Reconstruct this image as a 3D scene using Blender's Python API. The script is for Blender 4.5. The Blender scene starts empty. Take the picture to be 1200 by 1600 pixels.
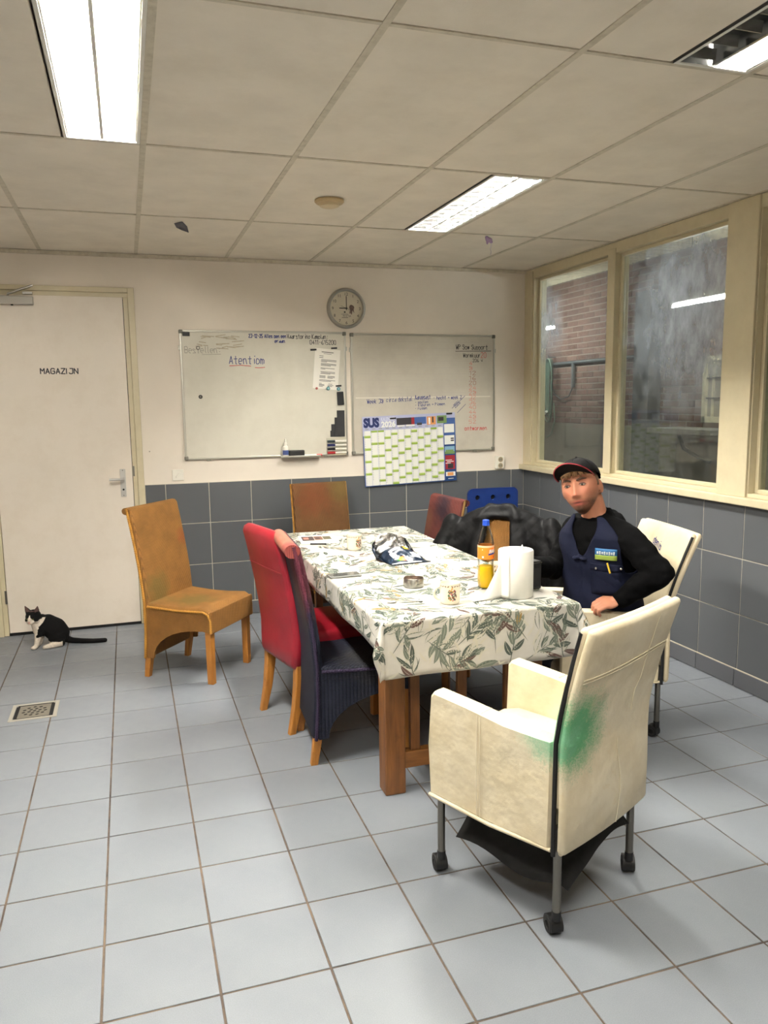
import bpy, bmesh, math, random
import numpy as np
from mathutils import Vector, Matrix, Euler, noise as mnoise

random.seed(7)
S = bpy.context.scene
COL = S.collection
PI = math.pi

# ------------------------------------------------------------------ camera
cam_d = bpy.data.cameras.new('camera')
cam = bpy.data.objects.new('camera', cam_d)
COL.objects.link(cam)
_R = Vector((0.95072797, -0.30975535, -0.01295964))
_U = Vector((0.05575934, 0.12972223, 0.98998133))
_F = Vector((0.30497086, 0.94192556, -0.14060231))
cam.matrix_world = Matrix(((_R.x, _U.x, -_F.x, 0.44715), (_R.y, _U.y, -_F.y, -1.62299),
                           (_R.z, _U.z, -_F.z, 1.55157), (0, 0, 0, 1)))
cam_d.sensor_fit = 'HORIZONTAL'
cam_d.sensor_width = 36.0
cam_d.lens = 1226.27 * 36.0 / 1200.0
cam_d.clip_start = 0.02
cam_d.clip_end = 60
S.camera = cam

# ------------------------------------------------------------------ world and exposure
W = bpy.data.worlds.new('world')
S.world = W
W.use_nodes = True
W.node_tree.nodes['Background'].inputs[0].default_value = (0.05, 0.055, 0.07, 1)
W.node_tree.nodes['Background'].inputs[1].default_value = 0.3
S.view_settings.view_transform = 'Standard'
S.view_settings.look = 'None'
S.view_settings.gamma = 1.0
S.view_settings.use_curve_mapping = False
S.view_settings.exposure = 0.97
TUBE_W = 260.0          # radiance of the room's fluorescent tubes
HALL_W = 16.0           # radiance of the tubes in the hall behind the windows

# ------------------------------------------------------------------ room numbers (metres)
YB = 4.078     # back wall
XR = 3.493     # right wall
XL = -2.55     # left wall
YF = -3.3      # wall behind the camera
H = 2.542      # ceiling grid
HX = 5.2       # brick wall of the hall beyond the windows

# ------------------------------------------------------------------ material helpers
def lin(r, g, b):
    f = lambda c: (c / 255) / 12.92 if c / 255 <= 0.04045 else (((c / 255) + 0.055) / 1.055) ** 2.4
    return (f(r), f(g), f(b), 1.0)

class NT:
    def __init__(s, name):
        s.m = bpy.data.materials.new(name); s.m.use_nodes = True
        s.t = s.m.node_tree; s.N = s.t.nodes; s.L = s.t.links
        s.b = s.N['Principled BSDF']; s.out = s.N['Material Output']
    def n(s, typ, **kw):
        o = s.N.new(typ)
        for k, v in kw.items(): setattr(o, k, v)
        return o
    def set(s, o, **kw):
        for k, v in kw.items(): o.inputs[k].default_value = v
    def l(s, a, b): s.L.new(a, b)
    def math(s, op, a, b=None, clamp=False):
        o = s.N.new('ShaderNodeMath'); o.operation = op; o.use_clamp = clamp
        for i, v in enumerate((a, b)):
            if v is None: continue
            if isinstance(v, (int, float)): o.inputs[i].default_value = v
            else: s.L.new(v, o.inputs[i])
        return o.outputs[0]
    def coord(s, scale=(1, 1, 1), loc=(0, 0, 0), kind='Object', rot=(0, 0, 0)):
        c = s.N.new('ShaderNodeTexCoord'); m = s.N.new('ShaderNodeMapping')
        m.inputs['Scale'].default_value = scale; m.inputs['Location'].default_value = loc
        m.inputs['Rotation'].default_value = rot
        s.L.new(c.outputs[kind], m.inputs['Vector']); return m.outputs[0]
    def noise(s, vec, scale, detail=4, rough=.55):
        o = s.N.new('ShaderNodeTexNoise'); o.inputs['Scale'].default_value = scale
        o.inputs['Detail'].default_value = detail; o.inputs['Roughness'].default_value = rough
        s.L.new(vec, o.inputs['Vector']); return o.outputs['Fac']
    def ramp(s, fac, stops):
        o = s.N.new('ShaderNodeValToRGB'); e = o.color_ramp.elements
        while len(e) < len(stops): e.new(0.5)
        for i, (p, c) in enumerate(stops):
            e[i].position = p; e[i].color = c if len(c) == 4 else (*c, 1)
        s.L.new(fac, o.inputs[0]); return o.outputs[0]
    def mix(s, fac, a, b, mode='MIX'):
        o = s.N.new('ShaderNodeMix'); o.data_type = 'RGBA'; o.blend_type = mode
        for i, v in ((0, fac), (6, a), (7, b)):
            if isinstance(v, (int, float)): o.inputs[i].default_value = v
            elif isinstance(v, tuple): o.inputs[i].default_value = v
            else: s.L.new(v, o.inputs[i])
        return o.outputs[2]
    def bump(s, h, strength=.3, dist=.002):
        o = s.N.new('ShaderNodeBump'); o.inputs['Strength'].default_value = strength
        o.inputs['Distance'].default_value = dist
        s.L.new(h, o.inputs['Height']); s.L.new(o.outputs[0], s.b.inputs['Normal'])

MATS = {}
def mat(name, rgb, rough=.6, metal=0., var=.0, vs=6., bump=0., bs=60., bd=.002, dirt=None, dirt_amt=0., ds=3., spec=.5,
        coat=0., emit=None, ew=0., sheen=0.):
    """plain procedural material: base colour with noise variation, optional dirt colour, optional noise bump"""
    if name in MATS: return MATS[name]
    k = NT(name); c = lin(*rgb); v = k.coord()
    k.set(k.b, Roughness=rough, Metallic=metal)
    k.b.inputs['Specular IOR Level'].default_value = spec
    if coat: k.b.inputs['Coat Weight'].default_value = coat
    if sheen: k.b.inputs['Sheen Weight'].default_value = sheen
    col = None
    if var:
        lo = tuple(x * (1 - var) for x in c[:3]); hi = tuple(min(1, x * (1 + var)) for x in c[:3])
        col = k.ramp(k.noise(v, vs), [(.3, lo), (.7, hi)])
    if dirt:
        base = col if col is not None else c
        f = k.ramp(k.noise(v, ds, 6, .65), [(.45, (0, 0, 0)), (.75, (dirt_amt,) * 3)])
        col = k.mix(f, base, lin(*dirt))
    if col is not None: k.l(col, k.b.inputs['Base Color'])
    else: k.b.inputs['Base Color'].default_value = c
    if bump: k.bump(k.noise(v, bs, 3), bump, bd)
    if emit:
        k.b.inputs['Emission Color'].default_value = lin(*emit); k.b.inputs['Emission Strength'].default_value = ew
    MATS[name] = k.m
    return k.m

def attr_mat(name, rough=.6, bump=0., bs=200., bd=.001, sss=0., var=.1, vs=60.):
    """colour comes from the mesh colour attribute (markings of the thing itself)"""
    k = NT(name); a = k.n('ShaderNodeVertexColor', layer_name='Col'); v = k.coord()
    f = k.ramp(k.noise(v, vs), [(.3, (1 - var,) * 3), (.7, (1, 1, 1))])
    k.l(k.mix(1.0, a.outputs[0], f, 'MULTIPLY'), k.b.inputs['Base Color'])
    k.set(k.b, Roughness=rough)
    if sss:
        k.b.inputs['Subsurface Weight'].default_value = sss
        k.b.inputs['Subsurface Radius'].default_value = (.012, .005, .003)
    if bump: k.bump(k.noise(v, bs, 3), bump, bd)
    k.b.inputs['Specular IOR Level'].default_value = .25
    return k.m

# ------------------------------------------------------------------ object helpers
def link(name, me, m=None, parent=None, smooth=False):
    o = bpy.data.objects.new(name, me); COL.objects.link(o)
    if m is not None and me is not None and not me.materials: me.materials.append(m)
    if parent is not None: o.parent = parent
    if smooth and me is not None:
        me.polygons.foreach_set('use_smooth', [True] * len(me.polygons))
    return o
def empty(name, loc=(0, 0, 0), rz=0.):
    o = bpy.data.objects.new(name, None); COL.objects.link(o)
    o.location = loc; o.rotation_euler = (0, 0, rz); o.empty_display_size = .05
    return o
def tag(o, label, cat, group=None):
    o['label'] = label; o['category'] = cat
    if group: o['group'] = group
    return o
def struct(o, label=None):
    o['kind'] = 'structure'
    if label: o['label'] = label
    return o
def copy_tree(o, parent=None):
    c = o.copy(); COL.objects.link(c)
    if parent is not None: c.parent = parent
    for ch in [x for x in bpy.data.objects if x.parent == o]: copy_tree(ch, c)
    return c
def pydata(name, v, f, m=None, parent=None, smooth=False):
    me = bpy.data.meshes.new(name); me.from_pydata([tuple(p) for p in v], [], f); me.update()
    return link(name, me, m, parent, smooth)
def from_bm(name, bm, m=None, parent=None, smooth=False, normals=True):
    if normals: bmesh.ops.recalc_face_normals(bm, faces=bm.faces)
    me = bpy.data.meshes.new(name); bm.to_mesh(me); bm.free()
    return link(name, me, m, parent, smooth)
def smooth_angle(o, deg=35):
    me = o.data
    me.polygons.foreach_set('use_smooth', [True] * len(me.polygons))
    try: me.set_sharp_from_angle(angle=math.radians(deg))
    except Exception: pass
    return o

def b_box(bm, c, s, rot=None, bev=0., seg=2):
    r = bmesh.ops.create_cube(bm, size=1)['verts']
    for v in r: v.co = Vector((v.co.x * s[0], v.co.y * s[1], v.co.z * s[2]))
    if bev:
        es = list({e for v in r for e in v.link_edges})
        q = bmesh.ops.bevel(bm, geom=es, offset=bev, segments=seg, affect='EDGES', profile=.5)
        r = list({v for f in q['faces'] for v in f.verts} | {v for v in r if v.is_valid})
    M = Matrix.Translation(c) @ (rot.to_matrix().to_4x4() if rot is not None else Matrix())
    bmesh.ops.transform(bm, matrix=M, verts=[v for v in r if v.is_valid])
def box(name, c, s, m, parent=None, bev=0., rot=None, seg=2):
    bm = bmesh.new(); b_box(bm, c, s, rot, bev, seg)
    o = from_bm(name, bm, m, parent)
    return smooth_angle(o, 15) if bev else o
def bounds(name, x0, x1, y0, y1, z0, z1, m, parent=None, bev=0.):
    return box(name, ((x0 + x1) / 2, (y0 + y1) / 2, (z0 + z1) / 2), (x1 - x0, y1 - y0, z1 - z0), m, parent, bev)

def b_tube(bm, pts, r, n=8, caps=True, flat=None):
    """swept tube through pts; r number or list"""
    pts = [Vector(p) for p in pts]; k = len(pts)
    rs = r if isinstance(r, (list, tuple)) else [r] * k
    rings = []; up = None
    for i, p in enumerate(pts):
        t = (pts[min(i + 1, k - 1)] - pts[max(i - 1, 0)]).normalized()
        if up is None:
            up = t.orthogonal().normalized()
            if abs(t.z) < .9: up = Vector((0, 0, 1)) - t * t.z; up.normalize()
        else:
            up = up - t * up.dot(t)
            up = up.normalized() if up.length > 1e-6 else t.orthogonal().normalized()
        s = t.cross(up)
        rings.append([bm.verts.new(p + (up * math.cos(2 * PI * j / n) * (flat or 1) + s * math.sin(2 * PI * j / n)) * rs[i]) for j in range(n)])
    for a, b in zip(rings, rings[1:]):
        for j in range(n): bm.faces.new((a[j], a[(j + 1) % n], b[(j + 1) % n], b[j]))
    if caps:
        bm.faces.new(rings[0]); bm.faces.new(rings[-1])
def tube(name, pts, r, m, parent=None, n=8):
    bm = bmesh.new(); b_tube(bm, pts, r, n)
    return smooth_angle(from_bm(name, bm, m, parent), 50)

def b_lathe(bm, prof, n=32, c=(0, 0, 0), closed=False):
    """prof: list of (r, z); revolve round z"""
    rings = []
    for r, z in prof:
        if r < 1e-6: rings.append([bm.verts.new((c[0], c[1], c[2] + z))])
        else: rings.append([bm.verts.new((c[0] + r * math.cos(2 * PI * j / n), c[1] + r * math.sin(2 * PI * j / n), c[2] + z)) for j in range(n)])
    prs = list(zip(rings, rings[1:])) + ([(rings[-1], rings[0])] if closed else [])
    for a, b in prs:
        for j in range(n):
            q = [a[0]] if len(a) == 1 else [a[j], a[(j + 1) % n]]
            q += [b[0]] if len(b) == 1 else [b[(j + 1) % n], b[j]]
            if len(q) > 2: bm.faces.new(q)
def lathe(name, prof, m, parent=None, n=32, c=(0, 0, 0), ang=35, closed=False):
    bm = bmesh.new(); b_lathe(bm, prof, n, c, closed)
    return smooth_angle(from_bm(name, bm, m, parent), ang)

def b_loft(bm, rings, caps=True, closed=True):
    R = [[bm.verts.new(p) for p in r] for r in rings]; n = len(R[0])
    for a, b in zip(R, R[1:]):
        for j in range(n if closed else n - 1): bm.faces.new((a[j], a[(j + 1) % n], b[(j + 1) % n], b[j]))
    if caps: bm.faces.new(R[0]); bm.faces.new(R[-1])
def rrect(w, t, r, n=4):
    r = min(r, w / 2 - 1e-4, t / 2 - 1e-4); P = []
    for cx, cy, a0 in ((w / 2 - r, t / 2 - r, 0), (-w / 2 + r, t / 2 - r, 90), (-w / 2 + r, -t / 2 + r, 180), (w / 2 - r, -t / 2 + r, 270)):
        for i in range(n + 1):
            a = math.radians(a0 + 90 * i / n); P.append((cx + r * math.cos(a), cy + r * math.sin(a)))
    return P
def b_slab(bm, prof, r=.015, ends=True, bow=None, sub=0):
    """soft slab: prof list of (yc, z, width, thick[, xc]); ring axes follow the profile direction.  Width runs along x."""
    rings = []; k = len(prof)
    def ring(i, sc, off):
        yc, z, w, t = prof[i][:4]; xc = prof[i][4] if len(prof[i]) > 4 else 0
        a = prof[max(i - 1, 0)]; b = prof[min(i + 1, k - 1)]
        d = Vector((0, b[0] - a[0], b[1] - a[1])).normalized(); nrm = Vector((0, -d.z, d.y))
        o = []
        P0 = rrect(w - 2 * r * (1 - sc), t - 2 * r * (1 - sc) if t > 2 * r else t * (.3 + .7 * sc), r, 4)
        if bow:
            P1 = []
            for a_, b_ in zip(P0, P0[1:] + P0[:1]):
                P1.append(a_)
                if abs(b_[0] - a_[0]) > w * .5: P1 += [(a_[0] + (b_[0] - a_[0]) * q / 12, a_[1] + (b_[1] - a_[1]) * q / 12) for q in range(1, 12)]
            P0 = P1
        for px, py in P0:
            p = Vector((xc + px, yc, z)) + nrm * py + d * off
            if bow: p.y += bow * (1 - (2 * px / max(w, 1e-3)) ** 2)
            o.append(p)
        return o
    if ends:
        rings.append(ring(0, 0.0, 0)); rings.append(ring(0, .7, r * .3))
    for i in range(k):
        if ends and i == 0: rings.append(ring(0, 1, r)); continue
        if ends and i == k - 1: rings.append(ring(i, 1, -r)); continue
        rings.append(ring(i, 1, 0))
    if ends:
        rings.append(ring(k - 1, .7, -r * .3)); rings.append(ring(k - 1, 0, 0))
    b_loft(bm, rings)
def slab(name, prof, m, parent, r=.015, bow=None, ang=50):
    bm = bmesh.new(); b_slab(bm, prof, r, True, bow)
    return smooth_angle(from_bm(name, bm, m, parent), ang)
def b_prism(bm, poly, axis, a0, a1):
    """extrude polygon; axis 'x': poly=(y,z); 'y': (x,z); 'z': (x,y)"""
    def P(p, a): return {'x': (a, p[0], p[1]), 'y': (p[0], a, p[1]), 'z': (p[0], p[1], a)}[axis]
    A = [bm.verts.new(P(p, a0)) for p in poly]; B = [bm.verts.new(P(p, a1)) for p in poly]; n = len(poly)
    bm.faces.new(A); bm.faces.new(B)
    for i in range(n): bm.faces.new((A[i], A[(i + 1) % n], B[(i + 1) % n], B[i]))
def prism(name, poly, axis, a0, a1, m, parent=None, bev=0.):
    bm = bmesh.new(); b_prism(bm, poly, axis, a0, a1)
    if bev:
        bmesh.ops.recalc_face_normals(bm, faces=bm.faces)
        es = [e for e in bm.edges if e.is_manifold and e.calc_face_angle() > .6]
        bmesh.ops.bevel(bm, geom=es, offset=bev, segments=2, affect='EDGES', profile=.5)
    o = from_bm(name, bm, m, parent)
    return smooth_angle(o, 15)

def b_ball(bm, c, r, rot=None, u=16, v=12):
    r = (r, r, r) if isinstance(r, (int, float)) else r
    M = Matrix.Translation(c) @ (rot.to_4x4() if rot is not None else Matrix()) @ Matrix.Diagonal((*r, 1))
    bmesh.ops.create_uvsphere(bm, u_segments=u, v_segments=v, radius=1, matrix=M)
def b_limb(bm, pts, rad, n=14):
    """chain of balls and cones (later fused into one skin)"""
    for p, r in zip(pts, rad): b_ball(bm, p, r, u=n, v=8)
    for p, q, a, b in zip(pts, pts[1:], rad, rad[1:]):
        p = Vector(p); q = Vector(q); k = max(2, int((q - p).length / .02))
        b_tube(bm, [p.lerp(q, i / k) for i in range(k + 1)], [a + (b - a) * i / k for i in range(k + 1)], n)
def fuse(name, bm, voxel, m, parent=None, it=8, fac=.5, post=None, deci=None):
    """fuse overlapping shapes into one continuous smooth skin"""
    bmesh.ops.recalc_face_normals(bm, faces=bm.faces)
    me = bpy.data.meshes.new('t'); bm.to_mesh(me); bm.free()
    o = bpy.data.objects.new('t', me); COL.objects.link(o)
    r = o.modifiers.new('r', 'REMESH'); r.mode = 'VOXEL'; r.voxel_size = voxel
    if it:
        s = o.modifiers.new('s', 'SMOOTH'); s.factor = fac; s.iterations = it
    if deci:
        d = o.modifiers.new('d', 'DECIMATE'); d.ratio = deci
    dg = bpy.context.evaluated_depsgraph_get()
    me2 = bpy.data.meshes.new_from_object(o.evaluated_get(dg))
    bpy.data.objects.remove(o); bpy.data.meshes.remove(me)
    me2.name = name; me2.materials.clear()
    if post:
        n = len(me2.vertices); co = np.empty(n * 3); me2.vertices.foreach_get('co', co); co = co.reshape(-1, 3)
        nr = np.empty(n * 3); me2.vertices.foreach_get('normal', nr); nr = nr.reshape(-1, 3)
        co = post(co, nr); me2.vertices.foreach_set('co', np.ascontiguousarray(co).ravel()); me2.update()
    return link(name, me2, m, parent, True)
def paint(o, fn):
    """fn(co Nx3) -> Nx3 linear colours, stored as colour attribute Col"""
    me = o.data; n = len(me.vertices); co = np.empty(n * 3); me.vertices.foreach_get('co', co); co = co.reshape(-1, 3)
    c = np.ones((n, 4)); c[:, :3] = fn(co)
    a = me.color_attributes.new('Col', 'FLOAT_COLOR', 'POINT'); a.data.foreach_set('color', c.ravel())

# flat lettering --------------------------------------------------------------
def text_pts(s, size=1., bold=0., shear=0., align='LEFT', space=1.):
    cu = bpy.data.curves.new('t', 'FONT'); cu.body = s; cu.size = size; cu.offset = bold; cu.shear = shear
    cu.align_x = align; cu.space_character = space; cu.resolution_u = 3
    o = bpy.data.objects.new('t', cu); COL.objects.link(o)
    dg = bpy.context.evaluated_depsgraph_get(); me = bpy.data.meshes.new_from_object(o.evaluated_get(dg))
    v = [tuple(p.co) for p in me.vertices]; f = [tuple(p.vertices) for p in me.polygons]
    bpy.data.objects.remove(o); bpy.data.curves.remove(cu); bpy.data.meshes.remove(me)
    return v, f
def printed(name, s, size, m, parent, fn, bold=0., align='LEFT', shear=0., space=1.):
    v, f = text_pts(s, size, bold, shear, align, space)
    return pydata(name, [fn(p[0], p[1]) for p in v], f, m, parent)

G = {  # pen strokes on a 4 x 6 grid, x-height 4
 'a': ['4441100144', '4440'], 'b': ['0600', '0234434130100001'], 'c': ['43341403011031'], 'd': ['4640', '42341403011040'],
 'e': ['0242433414030110304'], 'f': ['36262010', '0434'], 'g': ['43341403011041', '444'+'12'], 'h': ['0600', '02143440'],
 'i': ['2420', '2626'], 'k': ['0600', '34024', '0230'], 'l': ['161120'], 'm': ['0400', '0314232320', '23344340'], 'n': ['0400', '03143440'],
 'o': ['14030110304143341'+'4'], 'p': ['04000', '0334434130100'], 'r': ['0400', '021434'], 's': ['43140322'+'3140'+'3000'], 't': ['262030', '0444'],
 'u': ['0401103040', '4440'], 'v': ['042044'], 'w': ['0410243044'], 'y': ['0420', '4410'], 'z': ['04440040'], 'j': ['343010'],
 'A': ['002640', '1232'], 'B': ['0600', '0636443303', '0343413000'], 'K': ['0600', '46024', '0340'], 'N': ['00064046'], 'W': ['0610243046'],
 'P': ['0600', '0636454403'], 'R': ['0600', '06364544030340'], 'S': ['4536160504433241301001'], 'E': ['46060040', '0333'], 'O': ['16050110304145361'+'6'],
 'C': ['45361605011030'], 'U': ['0601103041'+'46'], 'M': ['0006234640'], 'T': ['0646', '2620'],
 '0': ['16050110304145361'+'6'], '1': ['052620'], '2': ['051636450040'], '3': ['06464332413000'], '4': ['36024'+'2', '3430'], '5': ['46060333423000'],
 '6': ['36030110304132'+'02'], '7': ['064620'], '8': ['1605434130100143451'+'6'], '9': ['44341405163645'+'40'], '-': ['1333'], '.': ['2020'],
 ':': ['2121', '2424'], '/': ['0046'], '>': ['0343', '3443', '3243'], ' ': [], 'V': ['062046'],
}
def strokes(s, h, jit=.25, gap=1.7):
    """list of polylines for a handwritten line, cap height h"""
    out = []; x = 0; k = h / 6
    for ch in s:
        for st in G.get(ch, []):
            st = st[:len(st) // 2 * 2]
            pts = [(x + (int(st[i]) + random.uniform(-jit, jit)) * k, (int(st[i + 1]) + random.uniform(-jit, jit)) * k) for i in range(0, len(st), 2)]
            out.append(pts)
        x += (4 + gap) * k * (.72 if ch in 'il1. :' else .5 if ch == 'I' else 1)
    return out, x
def pen(name, lines, w, m, parent, fn, lay=(0, -4e-6, 0)):
    """ribbons for polylines, mapped with fn(x, y)"""
    V = []; Fc = []
    for pts in lines:
        if len(pts) == 2 and (abs(pts[0][0] - pts[1][0]) + abs(pts[0][1] - pts[1][1])) < w: pts = [pts[0], (pts[0][0] + w, pts[0][1])]
        for (x0, y0), (x1, y1) in zip(pts, pts[1:]):
            d = math.hypot(x1 - x0, y1 - y0)
            if d < 1e-6: continue
            ux, uy = (x1 - x0) / d, (y1 - y0) / d; nx, ny = -uy * w / 2, ux * w / 2
            x0 -= ux * w * .3; y0 -= uy * w * .3; x1 += ux * w * .3; y1 += uy * w * .3
            b = len(V)
            V += [Vector(fn(*c)) + Vector(lay) * (b / 4) for c in ((x0 - nx, y0 - ny), (x1 - nx, y1 - ny), (x1 + nx, y1 + ny), (x0 + nx, y0 + ny))]
            Fc.append((b, b + 1, b + 2, b + 3))
    return pydata(name, V, Fc, m, parent)
def rects(name, items, mats, parent, fn, lay=(0, -2e-5, 0)):
    """flat print: items = (x0, x1, y0, y1, material index)"""
    V = []; Fc = []; mi = []
    for q, (x0, x1, y0, y1, k) in enumerate(items):
        e = Vector(lay) * q; b = len(V); V += [Vector(fn(*c)) + e for c in ((x0, y0), (x1, y0), (x1, y1), (x0, y1))]; Fc.append((b, b + 1, b + 2, b + 3)); mi.append(k)
    o = pydata(name, V, Fc, mats[0], parent)
    for q in mats[1:]: o.data.materials.append(q)
    o.data.polygons.foreach_set('material_index', mi)
    return o
# ================================================================== MATERIALS OF THE ROOM
def tile_mat(name, rgb, rough, speck, var=.06, bump=.05, grime=None):
    k = NT(name); v = k.coord(); oi = k.n('ShaderNodeObjectInfo')
    c = lin(*rgb)
    base = k.ramp(oi.outputs['Random'], [(0, tuple(x * (1 - var) for x in c[:3])), (1, tuple(min(1, x * (1 + var)) for x in c[:3]))])
    sp = k.ramp(k.noise(v, 420, 2, .6), [(.35, (1 - speck,) * 3), (.65, (1 + speck,) * 3)])
    col = k.mix(1., base, sp, 'MULTIPLY')
    cl = k.ramp(k.noise(v, 3.5, 5, .6), [(.35, (.93, .93, .94)), (.65, (1.03, 1.03, 1.02))])
    col = k.mix(1., col, cl, 'MULTIPLY')
    k.l(col, k.b.inputs['Base Color'])
    r = k.ramp(k.noise(v, 9, 4), [(.3, (rough * .85,) * 3), (.7, (min(1, rough * 1.2),) * 3)])
    k.l(r, k.b.inputs['Roughness'])
    k.bump(k.noise(v, 300, 2), bump, .0008)
    MATS[name] = k.m
    return k.m
M_floor = tile_mat('floor tile', (125, 130, 137), .42, .10, .035, .12)
def plain_tile(name, rgb, rough, var):
    k = NT(name); oi = k.n('ShaderNodeObjectInfo'); c = lin(*rgb)
    k.l(k.ramp(oi.outputs['Random'], [(0, tuple(x * (1 - var) for x in c[:3])), (1, tuple(x * (1 + var) for x in c[:3]))]), k.b.inputs['Base Color']); k.set(k.b, Roughness=rough); return k.m
M_walltile = plain_tile('wall tile', (89, 92, 95), .32, .05)
def grout_mat(name, a, b, s):
    k = NT(name); v = k.coord()
    k.l(k.ramp(k.noise(v, s, 5, .7), [(.35, lin(*a)), (.65, lin(*b))]), k.b.inputs['Base Color']); k.set(k.b, Roughness=.95)
    return k.m
M_fgrout = grout_mat('floor grout', (58, 52, 50), (112, 96, 80), 5)
M_wgrout = grout_mat('wall grout', (190, 182, 165), (205, 198, 180), 5)
M_skirt = plain_tile('skirting tile', (92, 94, 98), .45, .05)
def wall_mat(name, rgb):
    k = NT(name); v = k.coord(); c = lin(*rgb)
    n = k.ramp(k.noise(v, 1.6, 5, .6), [(.3, tuple(x * .93 for x in c[:3])), (.7, tuple(min(1, x * 1.05) for x in c[:3]))])
    vo = k.n('ShaderNodeTexVoronoi'); vo.inputs['Scale'].default_value = 5.5; k.l(v, vo.inputs['Vector'])
    spk = k.ramp(vo.outputs['Distance'], [(.0, (1, 1, 1)), (.022, (1, 1, 1)), (.03, (0, 0, 0))])
    gate = k.ramp(k.noise(v, 2.3, 2), [(.55, (0, 0, 0)), (.6, (1, 1, 1))])
    f = k.math('MULTIPLY', spk, gate)
    k.l(k.mix(f, n, lin(95, 85, 72)), k.b.inputs['Base Color']); k.set(k.b, Roughness=.75)
    k.bump(k.noise(v, 140, 3), .12, .0015)
    return k.m
M_wall = wall_mat('cream wall paint', (229, 219, 205))
M_ceil = mat('ceiling panel', (230, 221, 205), .95, var=.05, vs=4, bump=.25, bs=220, bd=.0015, dirt=(178, 164, 138), dirt_amt=.16, ds=6)
M_tbar = mat('ceiling grid bar', (205, 196, 176), .6, var=.06, vs=12, dirt=(150, 135, 108), dirt_amt=.45, ds=30)
M_frame = mat('cream frame paint', (206, 195, 164), .42, var=.04, vs=9, dirt=(180, 160, 118), dirt_amt=.18, ds=14)
M_door = mat('door paint', (230, 220, 206), .45, var=.025, vs=2.5, dirt=(196, 180, 158), dirt_amt=.3, ds=5)
M_steel = mat('brushed steel', (190, 188, 182), .32, 1., var=.08, vs=60)
M_dsteel = mat('dull steel', (120, 118, 112), .45, 1.)
M_black = mat('black plastic', (16, 16, 17), .5)
M_rubber = mat('black rubber', (22, 22, 23), .8)
M_white = mat('white plastic', (232, 228, 216), .4)
M_ink = mat('black ink', (32, 32, 38), .7)
M_dark = mat('dark void', (10, 10, 11), .9)
M_inkblue = mat('blue ink', (52, 60, 120), .7)
M_inkred = mat('red ink', (190, 62, 60), .7)
M_inkgrey = mat('faded grey ink', (150, 148, 138), .8)
M_paper = mat('paper', (236, 232, 222), .8)

# ================================================================== FLOOR
TX, TY = .3, .3027
fl = bounds('floor', XL, XR + .02, YF, YB + .02, -.06, -.0025, M_fgrout)
struct(fl, 'tiled floor of grey square tiles with dark joints')
bm = bmesh.new(); b_box(bm, (0, 0, -.006), (TX - .0065, TY - .0065, .012), None, .0012, 1)
ft_me = from_bm('tile', bm, M_floor).data; smooth_angle(bpy.data.objects['tile'], 40); bpy.data.objects.remove(bpy.data.objects['tile'])
far = bmesh.new()
camx, camy = .447, -1.623
i0, i1 = math.floor(XL / TX), math.ceil(XR / TX); j0, j1 = math.floor(YF / TY), math.ceil(YB / TY)
cand = []
for i in range(i0, i1):
    for j in range(j0, j1):
        x0, x1 = max(i * TX, XL), min((i + 1) * TX, XR); y0, y1 = max(j * TY, YF), min((j + 1) * TY, YB)
        if x1 - x0 < .02 or y1 - y0 < .02: continue
        cx, cy = (x0 + x1) / 2, (y0 + y1) / 2
        d = Vector((cx, cy, 0)) - Vector((camx, camy, 1.55157)); z = d.dot(_F)
        vis = z > .3 and abs(d.dot(_R) / z) < .60 and -d.dot(_U) / z < .78
        cand.append((vis, cx, cy, x1 - x0, y1 - y0))
for vis, cx, cy, w, h in cand:
    full = w > TX - 1e-4 and h > TY - 1e-4
    if vis:
        o = bpy.data.objects.new('tile', ft_me); COL.objects.link(o); o.parent = fl; o.location = (cx, cy, 0)
        if not full: o.scale = ((w - .004) / (TX - .0065), (h - .004) / (TY - .0065), 1)
    else: b_box(far, (cx, cy, -.006), (w - .0065, h - .0065, .012))
o = from_bm('tile_field', far, M_floor, fl); o['kind'] = 'stuff'

# floor drain
dr = empty('floor_drain', (-.085, 2.583, 0)); tag(dr, 'square stainless steel floor drain with holes, in front of the white door', 'drain')
bm = bmesh.new(); b_box(bm, (0, 0, .0015), (.15, .165, .003), None, .001, 1); from_bm('grate', bm, mat('worn drain steel', (132, 127, 116), .5, .4), dr)
bm = bmesh.new()
for sx, sy, w, h in ((0, .103, .225, .018), (0, -.103, .225, .018), (.103, 0, .018, .19), (-.103, 0, .018, .19)): b_box(bm, (sx, sy, .002), (w, h, .004))
from_bm('rim', bm, mat('pale drain steel', (176, 171, 160), .45, .3), dr)
bm = bmesh.new()
for sx, sy, w, h in ((0, .087, .17, .014), (0, -.087, .17, .014), (.082, 0, .02, .16), (-.082, 0, .02, .16)): b_box(bm, (sx, sy, .0012), (w, h, .0024))
from_bm('recess', bm, M_dark, dr)
bm = bmesh.new(); b_lathe(bm, [(0, 0), (.0085, 0), (.0085, .0008), (0, .0008)], 10); hole = None
hm = from_bm('drain_hole', bm, M_dark); hme = hm.data; bpy.data.objects.remove(hm)
for r_, n_ in ((0, 1), (.026, 6), (.052, 11)):
    for q in range(n_):
        a = 2 * PI * q / n_ + r_ * 9
        o = bpy.data.objects.new('drain_hole', hme); COL.objects.link(o); o.parent = dr
        o.location = (r_ * math.cos(a), r_ * math.sin(a) * 1.05, .0026); o.scale = (1.1, .8, 1); o.rotation_euler = (0, 0, .6)

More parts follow.
